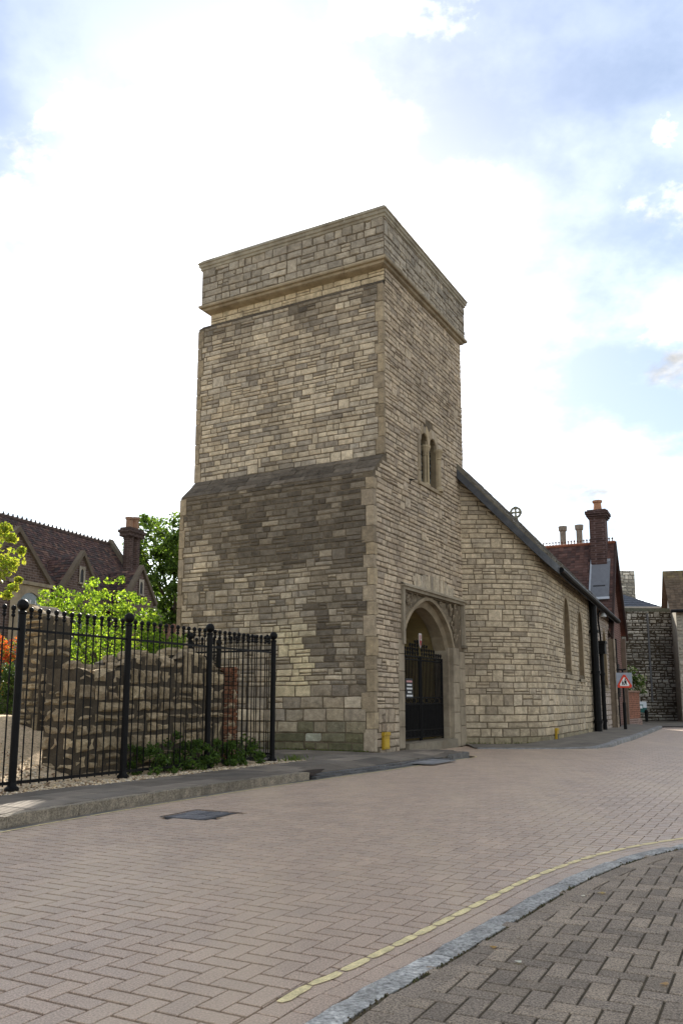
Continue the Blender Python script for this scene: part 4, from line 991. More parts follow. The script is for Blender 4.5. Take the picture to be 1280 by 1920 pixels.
# wheel cross on the far end of the chapel ridge
wc = thing('wheel_cross', 'small stone wheel cross standing on the chapel roof ridge', 'cross', rp_(5.9, RID))
def ridge_s(xpx):
    s = 0.
    while s < 14:
        if px(rp_(s, RID))[0] > xpx: return s
        s += .05
    return s
rs = ridge_s(966); b0 = Vector(rp_(rs, RID)); wc.location = b0
m_ = MB(); ux = Vector((CA, -SA, 0)).normalized(); cz = b0 + Vector((0, 0, .26)); m_.tube([cz + (ux * math.cos(a) + Vector((0, 0, 1)) * math.sin(a)) * .2 for a in [i * math.pi / 10 for i in range(21)]], .048, 6, (.22, .21, .15)); m_.build('ring', M['stone'], wc)
m_ = MB()
for d in (ux, Vector((0, 0, 1))): m_.tube([cz - d * .24, cz - d * .08, cz + d * .08, cz + d * .24], [.07, .04, .04, .07], 6, (.22, .21, .15))
m_.tube([b0 - Vector((0, 0, .1)), cz - Vector((0, 0, .16))], [.12, .08], 6, (.22, .21, .15)); m_.build('cross_arms', M['stone'], wc)

# ------------------------------------------------------------------ brick house beyond the chapel
hs = thing('brick_house', 'red brick house with steep tiled roof and chimney past the chapel', 'house', Fn(13, 1, 0))
bc = (.13, .07, .053)
m_ = MB(); m_.box(Fn, 11.2, 15.1, .05, 4.5, -.05, 3.95, bc); m_.add([Fn(11.2, .05, 3.95), Fn(15.1, .05, 3.95), Fn(13.1, .05, 7.1), Fn(11.2, 4.5, 3.95), Fn(15.1, 4.5, 3.95), Fn(13.1, 4.5, 7.1)], [(0, 1, 2), (3, 5, 4), (0, 3, 4, 1)], bc); m_.build('wall', M['brick'], hs)
m_ = MB(); E_, RZ = 10.55, 7.35
m_.add([Fn(E_, -.15, 3.35), Fn(13.1, -.15, RZ), Fn(13.1, 4.7, RZ), Fn(E_, 4.7, 3.35), Fn(15.4, -.15, 3.75), Fn(15.4, 4.7, 3.75)], [(0, 1, 2, 3), (1, 4, 5, 2)], (.13, .055, .04)); hroof = m_.build('roof', M['tile'], hs)
tl = MB(); n_ = 34
for k in range(n_):
    for side, (e0, z0) in ((0, (E_, 3.35)), (1, (15.4, 3.75))):
        f0, f1 = k / n_, (k + 1.3) / n_; s0, s1 = lerp(e0, 13.1, f0), lerp(e0, 13.1, min(1, f1)); za, zb = lerp(z0, RZ, f0), lerp(z0, RZ, min(1, f1)); q = -.15
        if side: continue
        while q < 4.7:
            l = .17; c = mulc(mixc((.135, .07, .055), (.08, .048, .042), rng.random()), rng.uniform(.7, 1.3)); o = rng.uniform(.02, .035)
            tl.add([Fn(s0, q + .004, za + o + .01), Fn(s0, q + l - .004, za + o + .01), Fn(s1, q + l - .004, zb + .008), Fn(s1, q + .004, zb + .008), Fn(s0, q + .004, za), Fn(s0, q + l - .004, za)], [(0, 1, 2, 3), (4, 5, 1, 0)], c); q += l
tl.build('roof_tiles', M['tile'], hroof, 'stuff')
rt = MB(); rt.tube([Fn(13.1, -.15, RZ + .02), Fn(13.1, 4.7, RZ + .02)], .07, 8, (.30, .11, .06)); rt.build('ridge_tile', M['tile'], hroof)
rt = MB()
for i in range(38): q = -.05 + i * .125; rt.lathe(Fn(13.1, q, RZ + .08), [(.02, 0), (.02, .07), (.045, .1), (.02, .14), (.002, .16)], 5, (.2, .09, .06))
rt.build('ridge_cresting', M['tile'], hroof)
for a, b, z0, z1 in ((E_, 13.1, 3.35, RZ), (15.4, 13.1, 3.75, RZ)):
    m_ = MB(); V = [Fn(a, q, z + d) for q in (-.2, -.12) for s_, z in ((a, z0),) for d in (-.22, .06)] + [Fn(b, q, z1 + d) for q in (-.2, -.12) for d in (-.22, .06)]
    m_.add(V, [(0, 1, 5, 4), (2, 3, 7, 6), (1, 3, 7, 5), (0, 2, 6, 4), (0, 1, 3, 2)], (.05, .03, .025)); m_.build('bargeboard', M['tile'], hroof)
def chimney(parent, fr, s, q, w, d, z0, z1, pots, col, name='chimney', potcol=(.40, .2, .11), poth=.42, tone=1):
    m_ = MB(); m_.box(fr, s - w / 2, s + w / 2, q - d / 2, q + d / 2, z0, z1 - .34, col)
    for i, (e, h0, h1) in enumerate(((.05, .34, .27), (.1, .27, .18), (.14, .18, .06), (.06, .06, 0))): m_.box(fr, s - w / 2 - e, s + w / 2 + e, q - d / 2 - e, q + d / 2 + e, z1 - h0, z1 - h1 - .001, mulc(col, .85))
    co = m_.build(name, M['brick'], parent)
    for ds, dq, r_ in pots:
        m_ = MB(); m_.lathe(fr(s + ds, q + dq, z1), [(r_ * 1.15, 0), (r_ * 1.15, .05), (r_, .06), (r_ * .85, poth - .1), (r_ * 1.1, poth - .08), (r_ * 1.15, poth), (r_ * .8, poth), (r_ * .8, poth - .1)], 10, potcol); m_.build('chimney_pot', M['tile'], co)
    return co
chimney(hs, Fn, 12.75, .42, .75, .6, 6.4, 8.62, [(0, 0, .17)], (.082, .048, .04), poth=.44)
m_ = MB(); k0 = Fn
def hr(s, q, o): f_ = (s - E_) / (13.1 - E_); return Fn(s - o * .84, q, lerp(3.35, RZ, f_) + o * .54)
def hbox(mb, s0, s1, q0, q1, o0, o1, c): mb.add([hr(s, q, o) for o in (o0, o1) for q in (q0, q1) for s in (s0, s1)], [(0, 2, 3, 1), (4, 5, 7, 6), (0, 1, 5, 4), (2, 6, 7, 3), (0, 4, 6, 2), (1, 3, 7, 5)], c)
hbox(m_, 11.55, 12.55, .0, .72, .03, .09, (.17, .175, .19)); hbox(m_, 11.5, 11.56, -.02, .78, .08, .11, (.5, .52, .55)); hbox(m_, 11.52, 12.6, .70, .76, .08, .11, (.4, .42, .45)); hbox(m_, 12.52, 12.6, .0, .72, .085, .105, (.3, .31, .33)); hbox(m_, 11.85, 11.88, .15, .6, .085, .1, (.03, .03, .03)); m_.build('lead_patch', M['paint'], hroof)
m_ = MB(); m_.box(Fn, 13.3, 13.6, .0, .06, 1.2, 2.5, (.03, .025, .02)); m_.box(Fn, 12.6, 12.8, -.02, .05, -.05, 2.0, (.14, .09, .07)); m_.build('plinth', M['brick'], hs)
for s in (11.5, 15.0): m_ = MB(); m_.box(Fn, s - .12, s + .12, -.12, .05, -.05, 3.6, (.17, .12, .09)); m_.build('pilaster', M['ashlar'], hs)
m_ = MB(); m_.tube([Fn(11.9, -.1, 0), Fn(11.9, -.1, 3.4)], .05, 8); m_.build('rain_pipe', M['iron'], hs)
# chimneys of a house further back
h2 = thing('rear_house', 'brick chimney block with two tall pots behind the tiled ridge', 'house', (12.85, 46, 0)); F2 = frame(12.85, 46, R(25))
m_ = MB(); m_.box(F2, -3, 3, -2, 6, 0, 6.5, bc); m_.build('wall', M['brick'], h2)
for q in (.45, -.45):
    co = MB(); co.box(F2, -.4, .4, q - .42, q + .42, 6.5, 9.35, (.13, .085, .065)); co.add([F2(a * .4, q + b * .42, 9.35) for a, b in ((-1, -1), (1, -1), (1, 1), (-1, 1))] + [F2(a * .17, q + b * .17, 9.62) for a, b in ((-1, -1), (1, -1), (1, 1), (-1, 1))], [(0, 1, 5, 4), (1, 2, 6, 5), (2, 3, 7, 6), (3, 0, 4, 7)], (.13, .085, .065)); c_ = co.build('chimney', M['brick'], h2)
    m_ = MB(); m_.lathe(F2(0, q, 9.6), [(.2, 0), (.17, .1), (.17, .85), (.23, .9), (.25, 1.15), (.17, 1.15), (.17, 1.0)], 8, (.22, .18, .14)); m_.build('chimney_pot', M['tile'], c_)

# ------------------------------------------------------------------ road sign, walls and ruins at the end of the street
sgn = thing('road_sign', 'red and white triangular warning sign on a dark pole beside the brick house', 'sign', (9.62, 28.9, .1))
X, Y = 9.62, 28.9
m_ = MB(); m_.tube([(X, Y, .02), (X, Y, 1.0)], .055, 10); m_.tube([(X, Y, 1.0), (X, Y, 2.1)], .032, 10); m_.tube([(X - .02, Y, 2.1), (X - .2, Y + .02, 2.12)], .03, 6); m_.tube([(X, Y, 2.1), (X + .12, Y, 2.12)], .03, 6); m_.build('pole', M['iron'], sgn)
mpG = lambda u, v, o: (X + .03 + u, Y - .05 - o, v)
def rtri(r, z0): return [(r * math.cos(a) * 1.0, z0 + r * math.sin(a)) for a in [R(-90 + 60 + k) for k in (-8, 8, 112, 128, 232, 248)]]
stone_mb([(-.27, 1.5), (.27, 1.5), (.27, 2.0), (-.27, 2.0)], lambda u, v, o: mpG(u, v, o - .02), (.30, .32, .36), .008, .005, .002).build('backing_board', M['paint'], sgn)
stone_mb(rtri(.275, 1.66), mpG, (.62, .045, .012), .006, .006, .002).build('red_border', M['paint'], sgn)
stone_mb(rtri(.18, 1.66), mpG, (.8, .78, .72), .009, 0, .001).build('white_panel', M['paint'], sgn)
def figure(u, z, s):
    mm = MB(); O = lambda a, b, o: mpG(u + a * s, z + b * s, o)
    mm.merge(stone_mb([(.035 * math.cos(k), .235 + .035 * math.sin(k)) for k in [i * 1.047 for i in range(6)]], O, (.01,) * 3, .013, -.008, .001))
    mm.merge(stone_mb([(-.045, .09), (.045, .09), (.05, .19), (-.05, .19)], O, (.01,) * 3, .013, -.008, .001)); mm.merge(stone_mb([(-.06, 0), (-.03, 0), (.02, .1), (-.03, .1)], O, (.01,) * 3, .013, -.008, .001)); mm.merge(stone_mb([(.04, 0), (.07, 0), (.035, .1), (-.01, .1)], O, (.01,) * 3, .013, -.008, .001)); return mm
figure(.03, 1.585, .84).build('figure', M['paint'], sgn); figure(-.06, 1.58, .58).build('figure', M['paint'], sgn)
bw = thing('brick_wall', 'low red brick wall between the house and the ruined stone wall', 'wall', (12.5, 37, 0)); F3 = frame(11.9, 35.6, R(32))
m_ = MB(); m_.box(F3, -.4, 2.6, 0, .25, -.05, 1.42, (.2, .085, .05)); m_.build('wall', M['brick'], bw)
m_ = MB(); m_.box(F3, -.42, 2.62, -.05, .3, 1.42, 1.5, (.2, .12, .08)); m_.box(F3, -.42, 2.62, -.06, .0, -.05, .3, (.2, .13, .1)); m_.build('coping', M['brick'], bw)

def rubble_wall(name, label, cat, fr, u0, u1, z0, z1f, thick, hs_r, ls_r, colf, cap=None, rough=.03, limit=300):
    o = thing(name, label, cat, fr((u0 + u1) / 2, thick / 2, z0)); m_ = MB(); n = 24
    for i in range(n):
        a, b = lerp(u0, u1, i / n), lerp(u0, u1, (i + 1) / n); za, zb = z1f(a) - .05, z1f(b) - .05
        V = [fr(a, 0, z0), fr(b, 0, z0), fr(b, 0, zb), fr(a, 0, za), fr(a, thick, z0), fr(b, thick, z0), fr(b, thick, zb), fr(a, thick, za)]
        m_.add(V, [(0, 1, 2, 3), (4, 7, 6, 5), (3, 2, 6, 7)] + ([(0, 3, 7, 4)] if i == 0 else []) + ([(1, 5, 6, 2)] if i == n - 1 else []), (.075, .06, .042))
    m_.build('wall', M['mortar'], o); S = Stones('stone', 'stone_facing', limit)
    lay(S, lambda u, v, k: fr(u, -k, v), u0, u1, z0, max(z1f(lerp(u0, u1, i / 40)) for i in range(41)), hs_r, ls_r, colf, ztop=lambda u: z1f(u), jit=.016 * hs_r[1] / .15, gap=.011 * hs_r[1] / .15, proud=.02, pr=.02 * hs_r[1] / .15, back=.08, bev=.02 * hs_r[1] / .15, rough=rough)
    return o, S
def farcol(u, z):
    n = nz(u * .5, z * .6, 55); c = mixc((.36, .335, .28), (.56, .52, .44), rng.random() ** 1.5); return mulc(mixc(c, (.17, .155, .125), max(0, min(.7, .18 + n))), rng.uniform(.75, 1.2))
F4 = frame(12.5, 48.5, R(90 - 3))
o, S = rubble_wall('ruined_wall', 'high ruined grey stone town wall closing the end of the street', 'wall', lambda p, q, z: F4(p, q, z), 0, 9.4, -.06, lambda u: 6.25 + .08 * nz(u, 0, 0, 2), .8, (.12, .24), (.18, .5), farcol, rough=.03); S.link(M['rubble'], o)
cp_ = MB(); cp_.box(F4, 0, 9.4, -.04, .85, 6.2, 6.42, (.12, .12, .09)); cp_.build('coping', M['rubble'], o)
for u in (2.4, 5.3): m_ = MB(); m_.box(F4, u, u + .1, -.09, -.03, 1 if u > 5 else 4.6, 6.1, (.16, .16, .16)); m_.build('rain_pipe', M['slab'], o)
F5 = frame(18.55, 46.3, R(106))
bo = thing('stone_building', 'rubble stone building with brown tiled roof at the right edge', 'building', (20, 47, 0))
m_ = MB(); m_.box(F5, 0, 6, 0, 5, -.06, 6.1, (.33, .30, .24)); m_.build('wall', M['mortar'], bo)
S = Stones('stone', 'stone_facing', 200); lay(S, lambda u, v, k: F5(u, -k, v), 0, 3.0, -.06, 6.1, (.13, .26), (.2, .5), lambda u, z: mulc(mixc(farcol(u, z), (.42, .36, .27), .6), 1.1), jit=.03, gap=.02, pr=.03, bev=.025, rough=.03); S.link(M['rubble'], bo)
m_ = MB(); m_.add([F5(-.35, -.35, 5.95), F5(6.3, -.35, 5.95), F5(6.3, 2.4, 8.6), F5(-.35, 2.4, 8.6), F5(-.35, 5.3, 5.95), F5(6.3, 5.3, 5.95)], [(0, 1, 2, 3), (3, 2, 5, 4)], (.12, .075, .05)); br = m_.build('roof', M['tile'], bo)
tl = MB()
for k in range(16):
    u = -.35
    while u < 3.2:
        f0, f1 = k / 16, min(1, (k + 1.3) / 16); o_ = rng.uniform(.02, .04); c = mulc(mixc((.12, .085, .055), (.17, .13, .05), max(0, k / 16 - .55) * 2 * rng.random()), rng.uniform(.7, 1.25))
        tl.add([F5(u, lerp(-.35, 2.4, f0), lerp(5.95, 8.6, f0) + o_), F5(u + .2, lerp(-.35, 2.4, f0), lerp(5.95, 8.6, f0) + o_), F5(u + .2, lerp(-.35, 2.4, f1), lerp(5.95, 8.6, f1)), F5(u, lerp(-.35, 2.4, f1), lerp(5.95, 8.6, f1)), F5(u, lerp(-.35, 2.4, f0), lerp(5.95, 8.6, f0) - .01), F5(u + .2, lerp(-.35, 2.4, f0), lerp(5.95, 8.6, f0) - .01)], [(0, 1, 2, 3), (4, 5, 1, 0)], c); u += .21
tl.build('roof_tiles', M['tile'], br, 'stuff')
m_ = MB(); m_.add([F5(-.02, 0, 6.1), F5(-.02, 5, 6.1), F5(-.02, 2.4, 8.45)], [(0, 1, 2)], (.6, .58, .52)); m_.build('gable', M['paint'], bo)
m_ = MB(); m_.tube([F5(-.3, -.4, 5.95), F5(6.3, -.4, 5.95)], .09, 6, (.03, .03, .03)); m_.build('gutter', M['iron'], bo)
ft = thing('distant_tower', 'square grey stone tower rising behind the ruined wall', 'tower', (20.6, 60.5, 0)); F6 = frame(19.55, 60, R(84))
m_ = MB(); m_.box(F6, 0, 1.75, 0, 2.5, 5, 10.4, (.15, .14, .12)); m_.build('wall', M['mortar'], ft); S = Stones('stone', 'stone_facing', 150)
lay(S, lambda u, v, k: F6(u, -k, v), 0, 1.75, 5.5, 9.5, (.2, .3), (.25, .6), lambda u, z: mulc(farcol(u, z), 1.25), jit=.02, gap=.03, pr=.03, bev=.02, rough=.02); lay(S, lambda u, v, k: F6(u, -k - .03, v), 0, 1.75, 9.5, 10.4, (.2, .3), (.3, .6), lambda u, z: mulc(farcol(u, z), 1.15), jit=.02, gap=.03, pr=.03, bev=.02, rough=.02); S.link(M['rubble'], ft)
so = thing('slate_roofed_building', 'building with a low grey slate hipped roof just above the ruined wall', 'building', (18.5, 54, 0)); F7 = frame(15.5, 53, R(87))
m_ = MB(); m_.box(F7, 0, 4.6, 0, 5, 0, 6.95, (.3, .28, .24)); m_.build('wall', M['paint'], so)
m_ = MB(); m_.add([F7(-.3, -.3, 6.95), F7(4.9, -.3, 6.95), F7(4.9, 5.3, 6.95), F7(-.3, 5.3, 6.95), F7(1.6, 2.4, 8.4), F7(2.4, 2.4, 8.4)], [(0, 1, 5, 4), (1, 2, 5), (2, 3, 4, 5), (3, 0, 4)], (.1, .11, .13)); sr = m_.build('roof', M['tile'], so)
for k in range(9):
    t = k / 9; m_ = MB(); A_ = Vector(F7(-.3, -.3, 6.97)).lerp(Vector(F7(1.6, 2.4, 8.42)), t); B_ = Vector(F7(4.9, -.3, 6.97)).lerp(Vector(F7(2.4, 2.4, 8.42)), t); m_.tube([A_, B_], .02, 4, (.09, .1, .12)); m_.build('slate_course', M['tile'], sr)
m_ = MB(); m_.box(F7, -.3, 4.9, -.36, -.28, 6.86, 6.97, (.4, .38, .33)); m_.build('eaves_board', M['paint'], so)
ws = thing('wall_notice', 'small white and green notice board in front of the ruined wall', 'sign', (16.6, 47.2, .2)); 
for z0, z1, c, nme in ((.68, 1.02, (.62, .66, .68), 'white_panel'), (.42, .68, (.01, .09, .075), 'green_panel')): m_ = MB(); m_.box(W, 16.38, 16.95, 47.2, 47.24, z0, z1, c); m_.build(nme, M['paint'], ws)
m_ = MB(); m_.box(W, 16.48, 16.74, 47.17, 47.205, .6, .86, (.02, .12, .1)); m_.box(W, 16.52, 16.7, 47.165, 47.175, .64, .80, (.75, .78, .78)); m_.build('emblem', M['paint'], ws)
for x in (16.45, 16.88): m_ = MB(); m_.tube([(x, 47.26, -.05), (x, 47.26, .6)], .03, 6); m_.build('leg', M['iron'], ws)
bo_ = MB(); bo_.lathe((16.55, 46.2, -.06), [(.08, 0), (.08, .5), (.1, .52), (.1, .58), (.06, .64), (.01, .66)], 10); tag(bo_.build('bollard', M['iron']), 'short black bollard on the ground before the ruined wall', 'bollard')

# ------------------------------------------------------------------ railings
FA = frame(-3.496, 9.148, R(28.47)); FS = 1.677; FZ = .10
fence = thing('iron_railings', 'black iron railings with ball finials in front of the ruined garden wall', 'railings', FA(2.5, 0, FZ))
FR2 = lambda p, q, z: FA(3 * FS - q, p, z)                          # the short return at the far end
def post(u, r_=.042, fr=FA, z=FZ, H=2.02):
    m_ = MB(); x, y, _ = fr(u, 0, 0); m_.lathe((x, y, z), [(.075, 0), (.075, .03), (.05, .05), (r_, .09), (r_, H - .14), (r_ * 1.15, H - .13), (r_ * 1.15, H - .11), (r_ * .6, H - .1), (r_ * .6, H - .085)], 12); po = m_.build('post', M['iron'], fence, smooth=False)
    m_ = MB(); m_.ball((x, y, z + H - .035), .066, 14); m_.build('ball_cap', M['iron'], po, smooth=True)
barm = MB(); barm.tube([(0, 0, .0), (0, 0, 1.79)], .0085, 6); fin = MB(); fin.lathe((0, 0, 1.79), [(.009, 0), (.019, .008), (.024, .022), (.018, .036), (.012, .044), (.022, .05), (.022, .06), (.013, .068), (.024, .08), (.03, .1), (.024, .12), (.004, .132)], 8)
bm_o = None
def bar_at(x, y, z, h=1.):
    global bm_o
    if bm_o is None:
        a = barm.build('bar', M['iron'], fence, center=False); b = fin.build('finial', M['iron'], a, center=False, smooth=True); bm_o = (a.data, b.data); a.location = Vector((x, y, z)) - world_of(fence); b.location = (0, 0, 0)
    else:
        a = link('bar', bm_o[0], (x, y, z), fence); b = link('finial', bm_o[1], (x, y, z), a)
for k in range(-2, 4): post(k * FS)
for k in range(-2, 3):
    for z in (.065, 1.70):
        m_ = MB(); m_.box(FA, k * FS + .04, (k + 1) * FS - .04, -.006, .006, FZ + z, FZ + z + (.028 if z > 1 else .034)); m_.build('rail', M['iron'], fence)
    for i in range(13):
        x, y, _ = FA(k * FS + FS * (i + 1) / 14, 0, 0); bar_at(x + rng.uniform(-.003, .003), y, FZ + .05)
RA = frame(*FA(3 * FS, 0, 0)[:2], R(28.47 - 90))
for z in (.1, 1.74): m_ = MB(); m_.box(RA, .04, 1.66, -.006, .006, FZ + z, FZ + z + .03); m_.build('rail', M['iron'], fence)
for i in range(13): x, y, _ = RA(1.68 * (i + 1) / 14, 0, 0); bar_at(x, y, FZ + .09)
post(1.7, fr=RA, z=FZ + .06)
# little gate between garden and tower
gg = thing('garden_gate', 'short black iron gate posts and scroll panel behind the railings', 'gate', (-2.75, 16.6, .3)); 
for x, y in ((-3.05, 17.0), (-2.42, 16.6)):
    m_ = MB(); m_.lathe((x, y, .1), [(.05, 0), (.05, 1.95), (.07, 1.97), (.07, 2.0), (.04, 2.03), (.065, 2.08), (.04, 2.14), (.005, 2.15)], 8); m_.build('post', M['iron'], gg)
for i in range(6):
    t = (i + .5) / 6; x, y = lerp(-3.05, -2.42, t), lerp(17.0, 16.6, t); m_ = MB(); m_.tube([(x, y, .2), (x, y, 1.85 + .12 * abs(t - .5))], .016, 6); m_.build('bar', M['iron'], gg)
m_ = MB()
for i in range(5):
    t = (i + .5) / 5; x, y = lerp(-3.05, -2.42, t), lerp(17.0, 16.6, t)
    for z in (1.72, 1.88): m_.tube([(x + .05 * math.cos(a) * .84, y - .03 * math.cos(a), z + .06 * math.sin(a)) for a in [j * .79 for j in range(9)]], .014, 5)
m_.build('scrollwork', M['iron'], gg)

# ------------------------------------------------------------------ garden: gravel, ruins, planting
def gz(p, q):
    return .095 + .72 * sst(.25, 3.4, q) * sst(-3.2, -4.6, p) - .012
gr = MB(); V = []; F = []; nu, nv = 34, 22
for j in range(nv + 1):
    for i in range(nu + 1):
        p, q = lerp(-16, -3.35, i / nu), lerp(FQ - .02, 9, j / nv); V.append(T(p, q, gz(p, q) + .02 * nz(p, q, 0, 1.3)))
for j in range(nv):
    for i in range(nu): F.append((j * (nu + 1) + i, j * (nu + 1) + i + 1, (j + 1) * (nu + 1) + i + 1, (j + 1) * (nu + 1) + i))
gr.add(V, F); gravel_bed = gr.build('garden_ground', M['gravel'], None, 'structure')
pb = MB(); oct_v = [(1, 0, 0), (0, 1, 0), (-1, 0, 0), (0, -1, 0), (0, 0, .7), (0, 0, -.7)]; oct_f = [(0, 1, 4), (1, 2, 4), (2, 3, 4), (3, 0, 4), (1, 0, 5), (2, 1, 5), (3, 2, 5), (0, 3, 5)]
for i in range(9000):
    p = rng.uniform(-9.6, -3.5) if i % 5 else rng.uniform(-7.6, -3.0); q = FQ - .06 + rng.random() ** 1.4 * 3.6 if i % 5 else rng.uniform(-.02, .4)
    if i % 5 and p > -7.3 and q > .3: continue
    x, y, z = T(p, q, gz(p, q) + .02 * nz(p, q, 0, 1.3) + .008)
    if i % 5 == 0: z = max(z, .1)
    s = rng.uniform(.009, .021); a = rng.uniform(0, 6.3); c = mulc(mixc((.58, .43, .24), (.62, .54, .42), rng.random()) if rng.random() < .75 else (.25, .16, .09), rng.uniform(.6, 1.15)); t1 = rng.uniform(-.5, .5)
    pb.add([(x + s * (vx * math.cos(a) - vy * math.sin(a)) * 1.2, y + s * (vx * math.sin(a) + vy * math.cos(a)), z + s * (vz + t1 * vx)) for vx, vy, vz in oct_v], oct_f, c)
pbo = pb.build('gravel', M['pebble'], None, 'stuff'); pbo['label'] = 'buff gravel spread behind and under the railings'
def ruincol(u, z):
    n = nz(u * 1.1, z * 1.3, 71); c = mixc((.50, .385, .235), (.34, .26, .165), rng.random()); c = mixc(c, (.15, .115, .07), max(0, min(.75, .15 + .75 * n)))
    if rng.random() < .02: c = (.24, .13, .08)
    return mulc(c, rng.uniform(.7, 1.12))
FRn = lambda p, q, z: T(p, .72 + q, z)
def lowtop(u): return 1.55 + .1 * math.sin(u * 2.1) + .08 * nz(u, 2, 0, 3.1) + .16 * sst(-5.6, -6.0, u) * sst(-6.7, -6.3, u) - .10 * sst(-7.0, -7.5, u) + .12 * sst(-5.4, -5.2, u) * sst(-4.6, -4.9, u)
o, S = rubble_wall('ruined_garden_wall', 'long low crumbling rubble wall right behind the railings', 'wall', FRn, -7.25, -3.95, .05, lowtop, .55, (.11, .23), (.14, .38), ruincol, rough=.022)
lay(S, lambda u, v, k: T(-7.25 - k, .72 + u, v), 0, .55, .05, 1.3, (.11, .2), (.12, .3), ruincol, jit=.02, gap=.016, pr=.03, bev=.02, rough=.03)
for i in range(46):                                                # broken stones along the top
    u = -7.2 + 3.2 * i / 45; z = lowtop(u); r_ = rng.uniform(.06, .12); q0 = rng.uniform(.05, .4)
    mb = MB(); mb.add([FRn(u + r_ * a[0] * rng.uniform(.8, 1.3), q0 + r_ * a[1], z - .02 + r_ * .8 * a[2]) for a in [(math.cos(k) * math.cos(e), math.sin(k) * math.cos(e), math.sin(e)) for e in (-.5, .35, .95) for k in [j * 1.047 for j in range(6)]]], [(r0 * 6 + k, r0 * 6 + (k + 1) % 6, r0 * 6 + 6 + (k + 1) % 6, r0 * 6 + 6 + k) for r0 in (0, 1) for k in range(6)] + [tuple(range(12, 18))], ruincol(u, z)); S.add(mb, [FRn(u - r_, q0, z), FRn(u + r_, q0, z), FRn(u + r_, q0, z + r_), FRn(u - r_, q0, z + r_)])
S.link(M['rubble'], o)
brk = Stones('brick', 'brickwork')
lay(brk, lambda u, v, k: T(-3.93 + k, .72 + u, v), 0, .56, .05, 1.58, (.065, .072), (.2, .23), lambda u, z: mulc(mixc((.24, .09, .045), (.16, .07, .04), rng.random()), rng.uniform(.7, 1.2)), jit=.003, gap=.01, pr=.006, bev=.005, rough=.003)
lay(brk, lambda u, v, k: T(u, .70 - k, v), -4.28, -3.93, .05, 1.56, (.065, .072), (.1, .22), lambda u, z: mulc(mixc((.22, .09, .045), (.15, .075, .045), rng.random()), rng.uniform(.6, 1.15)), jit=.003, gap=.01, pr=.008, bev=.005, rough=.003); brk.link(M['rubble'], o)
FT_ = lambda p, q, z: T(-6.35 + q, 3.15 - p, z)
def talltop(u): return 2.5 - .22 * sst(.35, .8, u) + .05 * nz(u, 0, 0, 5)
o, S = rubble_wall('ruined_pier', 'tall broken rubble pier standing left behind the low ruined wall', 'ruin', FT_, .25, .76, .3, talltop, .55, (.09, .16), (.12, .34), lambda u, z: mulc(mixc((.36, .28, .17), (.26, .2, .12), rng.random()), rng.uniform(.7, 1.15)), rough=.025)
lay(S, lambda u, v, k: T(-6.35 + u, 2.41 - k, v), 0, .55, .3, 2.3, (.09, .17), (.12, .3), lambda u, z: mulc((.30, .23, .14), rng.uniform(.6, 1.15)), jit=.02, gap=.016, pr=.025, bev=.018, rough=.025); S.link(M['rubble'], o)

def leaves(mb, pts, size, cols, up=.3, fold=.25):
    for (x, y, z) in pts:
        s = size * rng.uniform(.6, 1.25); d = Vector((rng.gauss(0, 1), rng.gauss(0, 1), rng.gauss(0, 1) + up)).normalized(); a = d.orthogonal().normalized(); a = Matrix.Rotation(rng.uniform(0, 6.3), 3, d) @ a; b = d.cross(a)
        c = mulc(rng.choice(cols), rng.uniform(.7, 1.25)); O = Vector((x, y, z)); fl = d * s * fold
        V = [O - a * s * .55, O + b * s * .36 - a * s * .05 + fl, O + a * s * .55, O - b * s * .36 - a * s * .05 + fl]
        mb.add(V, [(0, 1, 2), (0, 2, 3)], c)
def clump_pts(centres, n, spread):
    out = []
    for i in range(n):
        c = rng.choice(centres); r_ = spread * c[3] * rng.random() ** .5; v = Vector((rng.gauss(0, 1), rng.gauss(0, 1), rng.gauss(0, 1))).normalized() * r_; out.append((c[0] + v.x, c[1] + v.y, c[2] + v.z * .8))
    return out
def crown(cx, cy, cz, rx, ry, rz, nc, gap=.15):
    out = []
    while len(out) < nc:
        v = Vector((rng.uniform(-1, 1), rng.uniform(-1, 1), rng.uniform(-1, 1)))
        if v.length > 1 or v.length < .35: continue
        if nz(v.x * 1.6 + cx, v.y * 1.6 + cy, v.z * 1.6, 1) < -gap: continue
        out.append((cx + v.x * rx, cy + v.y * ry, cz + v.z * rz, rng.uniform(.6, 1.3)))
    return out
def branchy(mb, base, centres, r0, n, trunk_top):
    mb.tube([base, (Vector(base).lerp(Vector(trunk_top), .5)), trunk_top], [r0, r0 * .8, r0 * .6], 8)
    for c in rng.sample(centres, min(n, len(centres))):
        t = rng.uniform(.45, 1); s = Vector(base).lerp(Vector(trunk_top), t); e = Vector(c[:3]); m = s.lerp(e, .5) + Vector((0, 0, rng.uniform(.0, .25)))
        mb.tube([s, m, e], [r0 * .4, r0 * .25, r0 * .08], 5)
def plant(name, label, cat, base, centres, nleaf, size, spread, cols, m='leaf', r0=.05, nb=12, ttop=None, group=None):
    o = thing(name, label, cat, base, group); tr = MB(); branchy(tr, base, centres, r0, nb, ttop or (base[0], base[1], base[2] + .5)); tr.build('trunk' if 'tree' in name else 'stem', M['bark'], o)
    lf = MB(); leaves(lf, clump_pts(centres, nleaf, spread), size, cols); lf.build('crown' if 'tree' in name else 'foliage', M[m], o, recalc=False); return o
LIME = [(.26, .38, .045), (.20, .32, .04), (.30, .40, .06), (.12, .21, .03)]
DKG = [(.045, .085, .02), (.035, .07, .02), (.065, .11, .025), (.03, .055, .02)]
MIDG = [(.07, .12, .025), (.05, .09, .02), (.09, .15, .03)]
